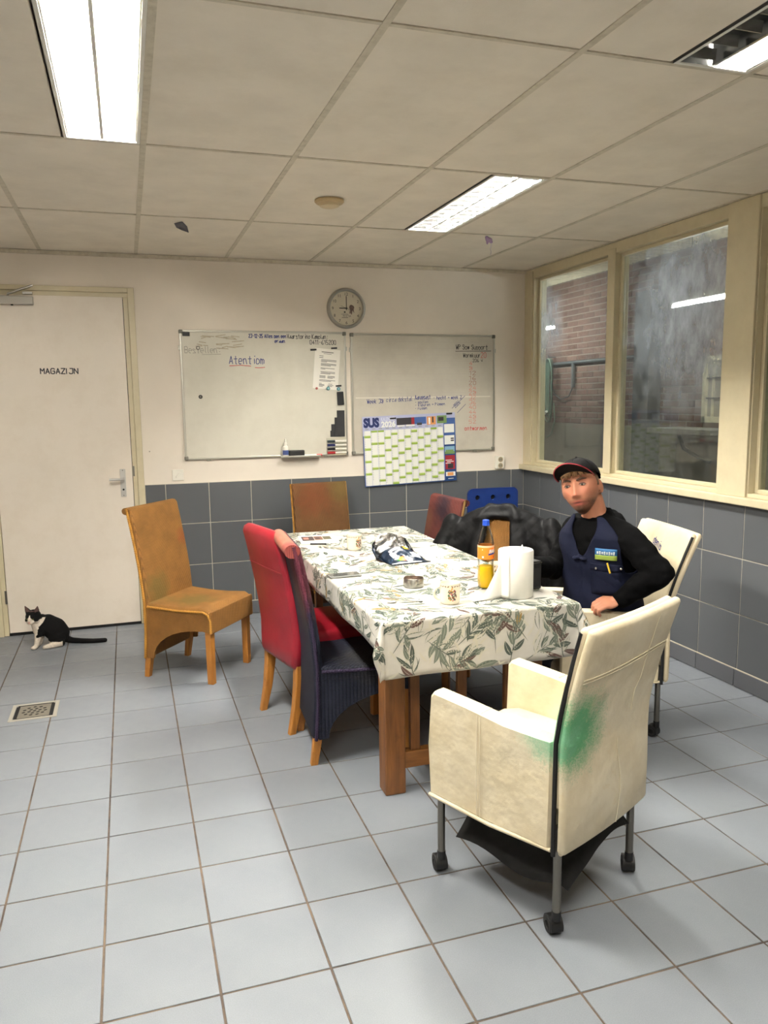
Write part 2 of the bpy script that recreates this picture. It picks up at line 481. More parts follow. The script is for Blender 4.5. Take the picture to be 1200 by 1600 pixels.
# ================================================================== CEILING
ce = bounds('ceiling', XL - .1, XR + .12, YF - .1, YB + .1, H + .13, H + .2, M_ceil); struct(ce, 'suspended ceiling of large cream panels')
gx = [.566 + .595 * k for k in range(-6, 6)]; gx = [x for x in gx if XL < x < XR]
gy = [.511 + 1.199 * k for k in range(-4, 4)]; gy = [y for y in gy if YF < y < YB - .1]
xs = [XL] + gx + [XR]; ys = [YF] + gy + [YB]
FIX = [(.566, 0), (2.351, 1), (2.351, 0), (.566, -1)]     # right grid line of the column, row: y from gy
ROW = {1: (1.710, 2.909), 0: (.511, 1.710), -1: (-.688, .511), -2: (-1.887, -.688)}
LIGHTS = [(.566, ROW[0]), (2.351, ROW[1]), (2.351, ROW[-1]), (.566, ROW[-2])]
FW = .285
def pan(x0, x1, y0, y1):
    if x1 - x0 < .03 or y1 - y0 < .03: return
    c = .0085
    o = box('ceiling_panel', ((x0 + x1) / 2, (y0 + y1) / 2, H + .012), (x1 - x0 - 2 * c, y1 - y0 - 2 * c, .018), M_ceil, ce, .003)
for x0, x1 in zip(xs, xs[1:]):
    for y0, y1 in zip(ys, ys[1:]):
        hit = [1 for lx, r in LIGHTS if abs(lx - x1) < .02 and abs(r[0] - y0) < .02]
        pan(x0, x1 - FW if hit else x1, y0, y1)
for x in gx: bounds('grid_bar', x - .0115, x + .0115, YF, YB, H, H + .004, M_tbar, ce)
for y in gy:
    for x0, x1 in zip(xs, xs[1:]): bounds('grid_bar', x0 + .012, x1 - .012, y - .0085, y + .0085, H + .0002, H + .004, M_tbar, ce)
bounds('trim_1', XL, XR, YB - .022, YB - .0005, H - .022, H, M_tbar, ce)
bounds('trim_2', XR - .02, XR + .0, YF, YB - .022, H - .004, H + .002, M_tbar, ce)

M_louv = mat('louvre metal', (205, 206, 206), .2, 1.)
M_hous = mat('luminaire housing', (222, 220, 210), .4); M_hin = mat('luminaire inside', (130, 130, 128), .3, .6)
def tube_mat(name, w):
    return mat(name, (235, 235, 230), .3, emit=(255, 250, 240), ew=w)
M_on = tube_mat('lit tube', TUBE_W); M_off = mat('unlit tube', (200, 198, 190), .3)
def luminaire(xr, yr, on, label, open_=False):
    M_louv, M_hin = (M_hous, M_hous) if open_ else (globals()['M_louv'], globals()['M_hin'])
    y0, y1 = yr; x0, x1 = xr - FW, xr - .012; y0 += .009; y1 -= .009
    r = empty('ceiling_light', ((x0 + x1) / 2, (y0 + y1) / 2, H)); tag(r, label, 'ceiling light', 'recessed fluorescent ceiling lights')
    w, l = x1 - x0, y1 - y0
    bm = bmesh.new(); t = .003; D = .085
    b_box(bm, (0, 0, D), (w, l, t)); b_box(bm, (-w / 2 + t / 2, 0, D / 2), (t, l, D)); b_box(bm, (w / 2 - t / 2, 0, D / 2), (t, l, D))
    b_box(bm, (0, -l / 2 + t / 2, D / 2), (w, t, D)); b_box(bm, (0, l / 2 - t / 2, D / 2), (w, t, D))
    from_bm('housing', bm, M_hin, r)
    bm = bmesh.new()
    for s in (-1, 1):
        b_box(bm, (s * (w / 2 - .006), 0, .001), (.012, l, .003)); b_box(bm, (0, s * (l / 2 - .006), .001), (w - .024, .012, .003))
    from_bm('frame', bm, M_hous, r)
    prism('spine', [(-.006, .003), (.006, .003), (.004, .03 if open_ else .083), (-.004, .03 if open_ else .083)], 'y', -l / 2 + .012, l / 2 - .012, M_louv, r)
    for s, lit in zip((-1, 1), on):
        cx = s * w / 4; tz = .03 if open_ else .058
        tube('fluorescent_tube', [(cx, -l / 2 + .012, tz), (cx, l / 2 - .012, tz)], .013, M_on if lit else M_off, r, 12)
        prism('side_reflector', [(s * (w / 2 - .008), .003), (s * (w / 2 - .018), .003), (s * (w / 2 - .008), .045)], 'y', -l / 2 + .012, l / 2 - .012, M_louv, r)
    bm = bmesh.new(); b_prism(bm, [(-.0015, .004), (.0015, .004), (.006, .034), (-.006, .034)], 'x', -w / 4 + .022, w / 4 - .022)
    o = from_bm('louvre_blade', bm, M_louv); me = o.data; bpy.data.objects.remove(o)
    n = 0 if open_ else 13
    for s in (-1, 1):
        for q in range(n):
            o = bpy.data.objects.new('louvre_blade', me); COL.objects.link(o); o.parent = r
            o.location = (s * (w / 4 + .0), -l / 2 + l * (q + .5) / n, 0)
luminaire(*LIGHTS[0], (True, True), 'bright open ceiling light with two white tubes above and left, nearest to the door', True)
luminaire(*LIGHTS[1], (True, True), 'lit louvred ceiling light above the table, beside the far windows')
luminaire(*LIGHTS[2], (False, True), 'louvred ceiling light with one dark tube at the top right corner')
luminaire(*LIGHTS[3], (False, True), 'louvred ceiling light behind the viewer, outside the picture', True)

sd = empty('smoke_detector', (1.466, 2.343, H)); tag(sd, 'round beige smoke detector on the ceiling panel', 'smoke detector')
M_beige = mat('aged beige plastic', (196, 172, 130), .5)
lathe('base', [(0, 0), (.072, 0), (.074, -.008), (.066, -.016), (.05, -.018)], M_beige, sd)
lathe('sensor', [(.05, -.016), (.048, -.03), (.03, -.036), (0, -.037)], mat('aged cream plastic', (206, 186, 150), .5), sd)

# scraps hanging from the ceiling
M_foil = mat('grey balloon scrap', (92, 92, 100), .5, var=.2, vs=40)
o = pydata('balloon_scrap', [(0, 0, 0), (.045, -.004, .012), (.07, 0, -.012), (.078, .004, -.045), (.04, -.006, -.036), (.012, .002, -.022), (0, .003, .001), (.045, 0, .013), (.07, .004, -.011), (.078, .008, -.044), (.04, -.002, -.035), (.012, .006, -.021)],
           [(0, 1, 2, 3, 4, 5), (11, 10, 9, 8, 7, 6), (0, 6, 7, 1), (1, 7, 8, 2), (2, 8, 9, 3), (3, 9, 10, 4), (4, 10, 11, 5), (5, 11, 6, 0)], M_foil)
o.location = (.755, 3.02, H - .008); tag(o, 'small grey torn balloon scrap hanging from the ceiling left', 'scrap')
bs = empty('balloon_remnant', (2.63, 2.95, H)); tag(bs, 'shrivelled purple balloon remnant with dangling thread under the ceiling', 'scrap')
bm = bmesh.new(); b_ball(bm, (0, 0, -.018), (.024, .01, .014)); b_ball(bm, (-.014, 0, -.006), (.012, .008, .012)); b_ball(bm, (.015, .0, -.03), (.012, .007, .01)); b_ball(bm, (-.01, .0, -.035), (.008, .006, .012))
fuse('rubber', bm, .003, mat('purple rubber', (176, 150, 188), .5), bs, 3)
tube('thread', [(.01, 0, -.03), (.017, 0, -.05), (.01, 0, -.07), (.016, 0, -.09), (.012, 0, -.108)], .0022, mat('white thread', (225, 218, 222), .8), bs, 6)

# ================================================================== WALLS
M_wtop = .99
wb = empty('wall_back'); struct(wb, 'cream back wall above grey tiles')
bounds('plaster', XL - .1, -.46, YB, YB + .12, 0, H + .13, M_wall, wb)
bounds('plaster', -.46, .537, YB, YB + .12, 2.32, H + .13, M_wall, wb)
bounds('plaster', .537, XR + .12, YB, YB + .12, 0, H + .13, M_wall, wb)
wr = empty('wall_right'); struct(wr, 'right wall with grey tiles below the windows')
bounds('plaster', XR, XR + .12, YF - .1, YB, 0, 1.0, M_wall, wr)
bounds('plaster', XR, XR + .12, YF - .1, YB, 2.535, H + .13, M_frame, wr)
bounds('plaster', XR, XR + .12, YF - .1, -.6, 1.0, 2.535, M_wall, wr)
o = bounds('wall_left', XL - .12, XL, YF - .1, YB + .12, 0, H + .13, M_wall); struct(o, 'cream left wall outside the picture')
o = bounds('wall_front', XL - .12, XR + .12, YF - .12, YF, 0, H + .13, M_wall); struct(o, 'cream wall behind the viewer')
# tiles: grout board then separate tiles
bounds('grout_bed', .541, XR, YB - .0065, YB + .001, 0, M_wtop, M_wgrout, wb)
bounds('grout_bed', XR - .0065, XR + .001, YF, YB - .0065, 0, M_wtop, M_wgrout, wr)
zr = [.1, .4, .7, M_wtop]
def tcache(w, h, axis, m, _c={}):
    k = (round(w, 3), round(h, 3), axis, m.name)
    if k not in _c:
        s = (w - .005, .009, h - .005) if axis == 'y' else (.009, w - .005, h - .005)
        bm = bmesh.new(); b_box(bm, (0, 0, 0), s, None, .0012, 1); o = from_bm('tile', bm, m); smooth_angle(o, 40)
        _c[k] = o.data; bpy.data.objects.remove(o)
    return _c[k]
def put(me, name, loc, parent):
    o = bpy.data.objects.new(name, me); COL.objects.link(o); o.parent = parent; o.location = loc; return o
bx = [.541] + [.679 + .2993 * k for k in range(0, 10)]; bx = [x for x in bx if x < XR - .02] + [XR - .008]
for a, b in zip(bx, bx[1:]):
    for z0, z1 in zip(zr, zr[1:]): put(tcache(b - a, z1 - z0, 'y', M_walltile), 'tile', ((a + b) / 2, YB - .0055, (z0 + z1) / 2), wb)
ry = [1.65 - .307 * k for k in range(17)][::-1] + [1.957, 2.26, 2.565, 2.87, 3.178, 3.487, 3.797, YB - .009]
ry = [y for y in ry if y > YF]
for a, b in zip(ry, ry[1:]):
    for z0, z1 in zip(zr, zr[1:]): put(tcache(b - a, z1 - z0, 'x', M_walltile), 'tile', (XR - .0055, (a + b) / 2, (z0 + z1) / 2), wr)
bb = empty('baseboard_right'); struct(bb, 'grey tile skirting along the right wall')
yy = YB - .015
while yy > YF + .3:
    put(tcache(.3, .098, 'x', M_skirt), 'skirting_tile', (XR - .0105, yy - .15, .05), bb); yy -= .3
bounds('mortar_fillet', XR - .014, XR - .006, YF, YB - .01, .0975, .1015, M_wgrout, bb)
b2 = empty('baseboard_back'); struct(b2, 'grey tile skirting along the back wall')
x = .56
while x < XR - .05:
    w = min(.3, XR - .016 - x); put(tcache(w, .098, 'y', M_skirt), 'skirting_tile', (x + w / 2, YB - .0105, .05), b2); x += .3
bounds('mortar_fillet', .545, XR - .015, YB - .014, YB - .006, .0975, .1015, M_wgrout, b2)

# ================================================================== DOOR
d1 = empty('door_1', (0, YB, 0)); struct(d1, 'white painted storeroom door lettered MAGAZIJN')
DX0, DX1, DZ = -.391, .4665, 2.26
box('door_leaf', ((DX0 + DX1) / 2, .02, .012 + DZ / 2), (DX1 - DX0 - .006, .04, DZ - .012), M_door, d1, .003)
bounds('frame_jamb', DX1, .497, -.002, .1, 0, DZ, M_frame, d1, .003); bounds('frame_jamb', .497, .539, -.017, .08, 0, 2.322, M_frame, d1, .003)
bounds('frame_jamb', DX0 - .03, DX0, -.002, .1, 0, DZ, M_frame, d1, .003); bounds('frame_jamb', -.463, DX0 - .03, -.017, .08, 0, 2.322, M_frame, d1, .003)
bounds('frame_head', DX0 - .03, .497, -.002, .1, DZ, 2.29, M_frame, d1, .003); bounds('frame_head', DX0 - .03, .497, -.017, .08, 2.29, 2.322, M_frame, d1, .003)
bounds('threshold', DX0, DX1, .0, .06, -.001, .012, M_dark, d1)
wp = lambda x0, z0, y=-.0012: (lambda x, z: (x0 + x, y, z0 + z))
G.update({'G': ['4536160501103041' + '43' + '2343'], 'Z': ['06460040'], 'I': ['0600'], 'J': ['16464130100' + '1']})
ls_, L_ = strokes('MAGAZIJN', .034, 0., 1.5)
o = pen('lettering', ls_, .0066, mat('dark grey lettering', (52, 50, 54), .6), d1, wp(-.081, 1.756))
# fit the text width exactly to what the door shows
xsr = [v.co.x for v in o.data.vertices]; k_ = .239 / (max(xsr) - min(xsr))
for v in o.data.vertices: v.co.x = -.081 + (v.co.x - min(xsr)) * k_
M_satin = mat('satin aluminium', (196, 194, 188), .4, .35)
ha = bounds('handle_plate', .381, .417, -.006, .0, .915, 1.107, M_satin, d1, .002)
tube('lever', [(.399, -.004, 1.04), (.399, -.05, 1.04), (.385, -.056, 1.04), (.31, -.056, 1.04)], .0085, M_satin, ha, 10)
tube('keyhole', [(.399, -.0055, .965), (.399, -.0075, .965)], .007, M_dark, ha, 10)
for z in (1.098, .924): tube('screw', [(.399, -.0055, z), (.399, -.0075, z)], .004, M_dsteel, ha, 8)
bounds('strike_plate', .4685, .4785, -.006, -.0018, 1.055, 1.125, M_dsteel, d1)
for z in (.27, 1.2, 2.05):
    hg = tube('hinge', [(DX0 - .002, -.007, z - .045), (DX0 - .002, -.007, z + .045)], .007, M_dsteel, d1, 10)
cl = box('door_closer', (-.22, -.026, 2.222), (.265, .048, .052), mat('grey metal paint', (178, 174, 164), .45, .2), d1, .004)
tube('closer_arm', [(-.235, -.035, 2.25), (-.235, -.035, 2.262), (-.16, -.04, 2.29), (-.085, -.03, 2.318)], [.008, .007, .007, .008], M_steel, cl, 8)
box('closer_bracket', (-.12, -.012, 2.272), (.06, .018, .016), M_steel, cl, .002)
tube('closer_valve', [(-.215, -.026, 2.197), (-.215, -.026, 2.19)], .008, M_dark, cl, 10)

# ================================================================== WINDOWS TO THE HALL
def glass_mat(name, seed, amt, spot=None):
    k = NT(name); N = k.N; v = k.coord(loc=(seed, seed * 1.7, 0))
    tr = k.n('ShaderNodeBsdfTransparent'); tr.inputs[0].default_value = (.9, .93, .9, 1)
    gl = k.n('ShaderNodeBsdfGlossy'); gl.inputs['Roughness'].default_value = .03
    fr = k.n('ShaderNodeFresnel'); fr.inputs[0].default_value = 1.45
    m1 = k.n('ShaderNodeMixShader'); k.l(k.math('MULTIPLY', fr.outputs[0], .13), m1.inputs[0]); k.l(tr.outputs[0], m1.inputs[1]); k.l(gl.outputs[0], m1.inputs[2])
    df = k.n('ShaderNodeBsdfDiffuse'); df.inputs[0].default_value = lin(205, 205, 200)
    ts = k.n('ShaderNodeBsdfTranslucent'); ts.inputs[0].default_value = lin(215, 220, 225)
    m2 = k.n('ShaderNodeMixShader'); m2.inputs[0].default_value = .8; k.l(df.outputs[0], m2.inputs[1]); k.l(ts.outputs[0], m2.inputs[2])
    vs = k.coord(scale=(1, 2.2, 1.1), rot=(.65, 0, 0), loc=(seed, 0, 0))
    sw = k.ramp(k.noise(vs, 5, 7, .65), [(.42, (0, 0, 0)), (.72, (1, 1, 1))])
    fine = k.ramp(k.noise(v, 60, 3, .6), [(.35, (.25, .25, .25)), (.8, (.6, .6, .6))])
    dots = k.n('ShaderNodeTexVoronoi'); dots.inputs['Scale'].default_value = 26; k.l(v, dots.inputs['Vector'])
    dd = k.ramp(dots.outputs['Distance'], [(0, (1, 1, 1)), (.05, (1, 1, 1)), (.075, (0, 0, 0))])
    f = k.math('MULTIPLY', sw, fine)
    f = k.math('ADD', k.math('MULTIPLY', f, amt), k.math('MULTIPLY', fine, .05))
    if spot:     # a wiped, greasy patch on the pane
        vd = k.n('ShaderNodeVectorMath', operation='DISTANCE'); k.l(k.coord(), vd.inputs[0]); vd.inputs[1].default_value = spot[0]
        g = k.ramp(k.math('ADD', k.math('DIVIDE', vd.outputs['Value'], spot[1]), k.math('MULTIPLY', k.math('SUBTRACT', k.noise(v, 7, 3), .5), .7)), [(.15, (1, 1, 1)), (1., (0, 0, 0))])
        sp2 = k.ramp(k.noise(k.coord(scale=(1, 2.2, 1.), rot=(2.3, 0, 0)), 7, 6, .65), [(.3, (.25, .25, .25)), (.72, (1, 1, 1))])
        f = k.math('ADD', f, k.math('MULTIPLY', k.math('MULTIPLY', g, sp2), spot[2]))
    f = k.math('MAXIMUM', f, k.math('MULTIPLY', k.math('MULTIPLY', dd, k.ramp(k.noise(v, 4, 2), [(.5, (0, 0, 0)), (.55, (1, 1, 1))])), .35), clamp=True)
    m3 = k.n('ShaderNodeMixShader'); k.l(f, m3.inputs[0]); k.l(m1.outputs[0], m3.inputs[1]); k.l(m2.outputs[0], m3.inputs[2])
    k.l(m3.outputs[0], k.out.inputs['Surface']); k.N.remove(k.b)
    return k.m
ZS0, ZS1 = 1.05, 2.468
def window(name, y0, y1, seed, amt, label, spot=None):
    """opening between y0 < y1; frame and a glazing bead around one pane"""
    w = empty(name, (0, 0, 0)); struct(w, label)
    X0, X1 = XR - .012, XR + .1
    b = .022
    for nm, ya, yb, za, zb in (('glazing_bead', y0, y0 + b, ZS0, ZS1), ('glazing_bead', y1 - b, y1, ZS0, ZS1), ('glazing_bead', y0 + b, y1 - b, ZS0, ZS0 + b), ('glazing_bead', y0 + b, y1 - b, ZS1 - b, ZS1)):
        bounds(nm, XR + .028, XR + .062, ya, yb, za, zb, M_frame, w, .004)
    bounds('pane', XR + .043, XR + .047, y0 + .004, y1 - .004, ZS0 + .004, ZS1 - .004, glass_mat(name + ' glass', seed, amt, spot), w)
    return w
window('window_1', 2.93, 3.93, 3.1, .12, 'dirty interior window with cream frame next to the corner', ((XR + .045, 3.83, 2.1), .3, .7))
window('window_2', 1.85, 2.872, 8.6, .22, 'smeared interior window showing the bright tube lamp of the hall', ((XR + .045, 2.18, 2.02), .62, .9))
window('window_3', .45, 1.632, 5.3, .3, 'interior window at the right edge of the picture')
fr = empty('trim_3'); struct(fr, 'cream painted timber framing of the windows')
X0, X1 = XR - .012, XR + .1
bounds('sill', XR - .05, XR + .1, -.6, YB - .001, .988, 1.03, M_frame, fr, .006)
bounds('bottom_rail', XR - .012, XR + .1, -.6, YB - .001, 1.03, ZS0, M_frame, fr, .003)
bounds('head_rail', X0, X1, -.6, YB - .001, ZS1, H - .006, M_frame, fr, .003)
for a, b in ((3.93, YB - .001), (2.872, 2.93), (1.632, 1.85), (.3, .45), (-.6, -.5)): bounds('post', X0, X1, a, b, ZS0 - .002, ZS1 + .002, M_frame, fr, .003)
bounds('post_cover', X0 - .014, X0, 1.638, 1.851, 1.03, H - .008, M_frame, fr, .003)
bounds('corner_bead', X0 - .01, X0, 3.94, 3.965, ZS0, ZS1 + .05, M_frame, fr, .003)
bounds('post_bead', X0 - .008, X0 + .002, 2.857, 2.937, ZS0, ZS1 + .03, M_frame, fr, .003)

# ================================================================== THE HALL BEYOND
M_concrete = mat('hall concrete', (120, 116, 108), .9, var=.12, vs=3, bump=.2, bs=40)
M_plast = mat('hall cement render', (128, 120, 106), .9, var=.12, vs=2.5, bump=.2, bs=30)
M_mortar = mat('hall mortar', (136, 124, 112), .95, var=.1, vs=5)
M_slat = mat('hall ceiling sheet', (226, 216, 186), .6, var=.06, vs=3)
HY0, HY1, HZ = .6, 8.4, 2.84
o = bounds('floor_hall', XR + .12, HX + .1, HY0, HY1, -.06, -.001, M_concrete); struct(o, 'concrete hall floor behind the windows')
o = bounds('wall_hall_end', XR + .12, HX + .1, HY1, HY1 + .1, 0, HZ, M_concrete); struct(o, 'far end wall of the hall')
o = bounds('wall_hall_near', XR + .12, HX + .1, HY0 - .1, HY0, 0, HZ, M_concrete); struct(o, 'near end wall of the hall')
o = bounds('wall_hall_side', XR, XR + .12, YB + .12, HY1, 0, HZ, M_concrete); struct(o, 'hall wall beside the window wall')
o = bounds('wall_hall_header', XR + .02, XR + .12, HY0, YB + .12, H + .13, HZ, M_concrete); struct(o, 'concrete header above the windows, hall side')
ch = bounds('ceiling_hall', XR + .0, HX + .1, HY0, HY1, HZ + .02, HZ + .08, M_slat); struct(ch, 'ribbed hall ceiling')
y = HY0 + .06
bm = bmesh.new(); b_prism(bm, [(-.042, .021), (-.03, 0), (.03, 0), (.042, .021)], 'x', 0, HX - XR - .12); o = from_bm('ceiling_rib', bm, M_slat); rme = o.data; bpy.data.objects.remove(o)
while y < HY1 - .05:
    put(rme, 'ceiling_rib', (XR + .12, y, HZ), ch); y += .1
hb = empty('wall_brick', (HX, 0, 0)); struct(hb, 'dim red brick hall wall with rendered base, seen through the windows')
bounds('render', 0, .1, HY0, HY1, 0, 1.27, M_plast, hb)
bounds('mortar_bed', .0, .1, HY0, HY1, 1.27, HZ + .02, M_mortar, hb)
def brick_mat():
    k = NT('hall brick'); v = k.coord(); oi = k.n('ShaderNodeObjectInfo')
    c = k.ramp(oi.outputs['Random'], [(0, lin(98, 72, 62)), (.5, lin(114, 84, 72)), (1, lin(126, 98, 86))])
    k.l(k.mix(1., c, k.ramp(k.noise(v, 25, 4), [(.3, (.8, .8, .8)), (.7, (1.1, 1.1, 1.1))]), 'MULTIPLY'), k.b.inputs['Base Color'])
    k.set(k.b, Roughness=.9); k.bump(k.noise(v, 80), .3, .003); return k.m
M_brick = brick_mat()
bm = bmesh.new(); b_box(bm, (0, 0, 0), (.02, .205, .0525), None, .002, 1); o = from_bm('brick', bm, M_brick); bme = o.data; bpy.data.objects.remove(o)
rest = bmesh.new(); nb = 0
spots = []
z = 1.27 + .031; row = 0
while z < HZ:
    y = HY0 + .1 + (.1075 if row % 2 else 0)
    while y < HY1 - .1:
        d = Vector((HX, y, z)) - cam.location; zz = d.dot(_F); px = 600 + 1226 * d.dot(_R) / zz; py = 800 - 1226 * d.dot(_U) / zz
        w1 = 845 < px < 955 or 970 < px < 1012
        w2 = 1040 < px < 1100
        pri = (0 if w1 else 1 if w2 else 2, abs(py - 560))
        spots.append((pri, y, z)); y += .215
    z += .0625; row += 1
spots.sort()
for q, (pri, y, z) in enumerate(spots):
    if q < 298: put(bme, 'brick', (.006, y, z), hb)
    else: b_box(rest, (.006, y, z), (.02, .205, .0525))
o = from_bm('brick_field', rest, M_brick, hb); o['kind'] = 'stuff'
# things in the hall
M_pipe = mat('grey conduit', (78, 80, 80), .6)
cd = empty('conduit_pipe', (HX - .035, 5.5, 1.9)); tag(cd, 'grey conduit with bent branch fixed along the hall brick wall', 'pipe')
tube('run', [(0, -.55, .04), (0, 2.2, .04)], .018, M_pipe, cd); tube('branch', [(0, .6, .04), (0, .6, -.23)], .022, M_pipe, cd)
tube('cable', [(0, .6, -.22), (0, .68, -.33), (0, .85, -.36), (0, 1.0, -.3), (0, 1.08, -.16)], .007, M_pipe, cd)
ho = empty('garden_hose', (HX - .06, 6.53, 2.0)); tag(ho, 'coiled green hose hanging on the hall wall behind the window', 'hose')
M_hose = mat('green hose', (92, 112, 96), .6)
for q in range(7):
    w_ = .05 + .018 * q; l_ = .62 + .05 * (q % 3); xo = -.008 * q
    pts = [(xo, w_ * math.sin(2 * PI * t / 24) * (.55 + .45 * math.sin(PI * ((t / 24 + .25) % 1))), -l_ / 2 + l_ / 2 * math.cos(2 * PI * t / 24)) for t in range(25)]
    tube('coil', pts, .008, M_hose, ho, 6)
tube('loose_end', [(-.02, -.1, -.5), (-.02, -.13, -.7), (-.02, -.06, -.86), (-.02, .05, -.9)], .008, M_hose, ho, 6)
tube('nozzle', [(-.05, .0, -.6), (-.05, .07, -.63)], .016, M_white, ho, 8); tube('hook', [(.05, 0, .02), (-.04, 0, .02), (-.05, 0, .05)], .008, M_pipe, ho, 6)
po = bounds('steel_post', HX - .16, HX - .02, 4.60, 4.83, 0, 2.52, mat('dark grey steel', (62, 64, 64), .55, .2, var=.15, vs=4)); tag(po, 'dark grey steel post standing against the hall brick wall', 'post')
M_curt = mat('grey curtain', (150, 142, 128), .9, var=.05, vs=8)
hw = empty('window_hall', (HX - .004, 3.8, 1.33)); struct(hw, 'small barred hall window with white frame')
for ya, yb, za, zb in ((-.32, .22, 0, .05), (-.32, .22, .52, .56), (.18, .225, 0, .56), (-.32, -.28, 0, .56)): bounds('window_frame', -.03, .0, ya, yb, za, zb, M_frame, hw)
bounds('window_bar', -.02, -.006, .1, .12, .05, .52, M_frame, hw)
for z in (.2, .37): bounds('window_bar', -.024, -.002, -.28, .18, z, z + .012, M_dark, hw)
bounds('pane', -.005, .0, -.28, .18, .05, .52, M_curt, hw)
sh = empty('wall_shelf', (HX - .2, 4.0, 1.24)); tag(sh, 'dark workshop shelf under the small hall window', 'shelf')
bounds('board', -.18, .19, -.5, .3, 0, .045, M_concrete, sh, .004)
tube('bracket', [(-.15, -.1, -.005), (-.1, -.1, -.12), (.05, -.1, -.2), (.18, -.1, -.24)], .018, M_black, sh)
for (y0_, y1_, lab) in ((2.52, 3.73, 'bright tube lamp hanging in the hall behind the smeared window'), (5.56, 6.77, 'farther tube lamp in the hall behind the corner window')):
    r = empty('tube_lamp', (4.6, (y0_ + y1_) / 2, 2.262)); tag(r, lab, 'lamp', 'tube lamps in the hall'); l_ = (y1_ - y0_) / 2
    tube('lamp_tube', [(0, -l_, 0), (0, l_, 0)], .014, mat('lit hall tube', (235, 235, 235), .3, emit=(245, 250, 255), ew=HALL_W * 4), r, 10)
    bounds('batten', -.012, .012, -l_, l_, .02, .07, M_white, r)
    for s in (-.4, .4): tube('hanger', [(0, s, .07), (0, s, HZ - 2.262)], .003, M_dsteel, r, 5)
    for s in (-1, 1): box('lamp_holder', (0, s * (l_ - .008), .008), (.03, .016, .035), M_white, r)
# ================================================================== THINGS ON THE BACK WALL
M_board = mat('whiteboard enamel', (214, 210, 196), .22, var=.03, vs=3, dirt=(186, 180, 164), dirt_amt=.35, ds=4, coat=.2)
M_board2 = mat('worn whiteboard enamel', (198, 192, 178), .16, var=.04, vs=3, dirt=(170, 160, 148), dirt_amt=.4, ds=5, coat=.3)
M_alu = mat('aluminium frame', (190, 188, 178), .35, .8)
M_corner = mat('grey frame corner', (110, 108, 98), .5)
def whiteboard(x0, x1, z0, z1, label, face):
    r = empty('whiteboard', ((x0 + x1) / 2, YB, z0)); tag(r, label, 'whiteboard', 'whiteboards on the back wall')
    w, h = x1 - x0, z1 - z0; f = .014
    box('writing_surface', (0, -.008, h / 2), (w - .01, .012, h - .01), face, r)
    for nm, c, s in (('frame_side', (-w / 2 + f / 2, -.01, h / 2), (f, .02, h)), ('frame_side', (w / 2 - f / 2, -.01, h / 2), (f, .02, h)),
                     ('frame_rail', (0, -.01, f / 2), (w - 2 * f, .02, f)), ('frame_rail', (0, -.01, h - f / 2), (w - 2 * f, .02, f))):
        box(nm, c, s, M_alu, r, .003)
    for sx in (-1, 1):
        for z in (.012, h - .012): box('corner_cap', (sx * (w / 2 - .011), -.011, z), (.028, .025, .028), M_corner, r, .006)
        box('wall_clip', (sx * (w / 2 + .004), -.008, h - .12), (.012, .015, .03), M_alu, r, .002)
    for sx in (-.36, .36): box('bottom_clip', (sx * w, -.008, -.004), (.03, .014, .012), M_alu, r, .002)
    return r
WB1 = whiteboard(.821, 2.009, 1.153, 2.052, 'left whiteboard with the word Atentiom and a marker tray', M_board)
WB2 = whiteboard(2.045, 3.217, 1.151, 2.046, 'right whiteboard with a red column of numbers beside the calendar', M_board2)
YS = YB - .0146           # just in front of the writing surface
def onboard(r, x, z, a=0.):      # world x,z of the line start -> mapping into the board's local frame
    lx, lz = x - r.location.x, z - r.location.z; ca, sa = math.cos(a), math.sin(a)
    return lambda u, v: (lx + u * ca - v * sa, -.0146, lz + u * sa + v * ca)
def hand(r, s, x, z, h, wtot, m, a=0., w=None, jit=.25):
    ls, L = strokes(s, h, jit); k = wtot / max(L, 1e-6)
    ls = [[(px * k, py) for px, py in l] for l in ls]
    return pen('handwriting', ls, w or h * .13, m, r, onboard(r, x, z, a))
hand(WB1, 'Bestellen:', .855, 1.897, .042, .245, M_inkgrey, .0, .004)
pen('handwriting', [[(0, 0), (.13, .004)]], .003, M_inkgrey, WB1, onboard(WB1, .97, 1.885))
hand(WB1, 'Atentiom', 1.157, 1.822, .052, .255, M_inkblue, .0, .005)
pen('underline', [[(0, 0), (.08, .004), (.15, -.002)], [(.18, -.012), (.21, -.014), (.25, -.01)]], .0045, M_inkred, WB1, onboard(WB1, 1.157, 1.808))
hand(WB1, '23-12-25 Alles pen een', 1.3, 2.005, .024, .27, M_inkblue, 0, .005)
hand(WB1, 'Vaarstoring Kamplan:', 1.575, 2.002, .03, .30, M_ink, 0, .0038)
hand(WB1, 'eraan', 1.485, 1.972, .022, .075, M_inkblue, 0, .005)
hand(WB1, '0411-615200', 1.74, 1.962, .03, .20, M_ink, 0, .0038)
M_smudge = mat('eraser smear', (172, 162, 140), .6, var=.15, vs=40)
sm = [[(random.uniform(0, .30), random.uniform(-.06, .03))] * 1 for _ in range(26)]
sm = [[(p[0][0], p[0][1]), (p[0][0] + random.uniform(.03, .09), p[0][1] + random.uniform(-.01, .012))] for p in sm]
pen('smear', sm, .006, M_smudge, WB1, lambda u, v: (.92 - WB1.location.x + u, -.01445, 1.985 - WB1.location.z + v))
hand(WB2, 'WP Sow Support', 2.89, 1.935, .034, .27, M_ink, .0, .0042); pen('underline', [[(0, 0), (.3, .004)]], .004, M_ink, WB2, onboard(WB2, 2.885, 1.92))
hand(WB2, 'Wormkuur', 2.95, 1.875, .03, .15, M_ink, .0, .004); hand(WB2, '20', 3.10, 1.872, .04, .05, M_inkred, 0, .0035); hand(WB2, '206 v', 3.03, 1.838, .024, .09, M_ink, .05, .0032)
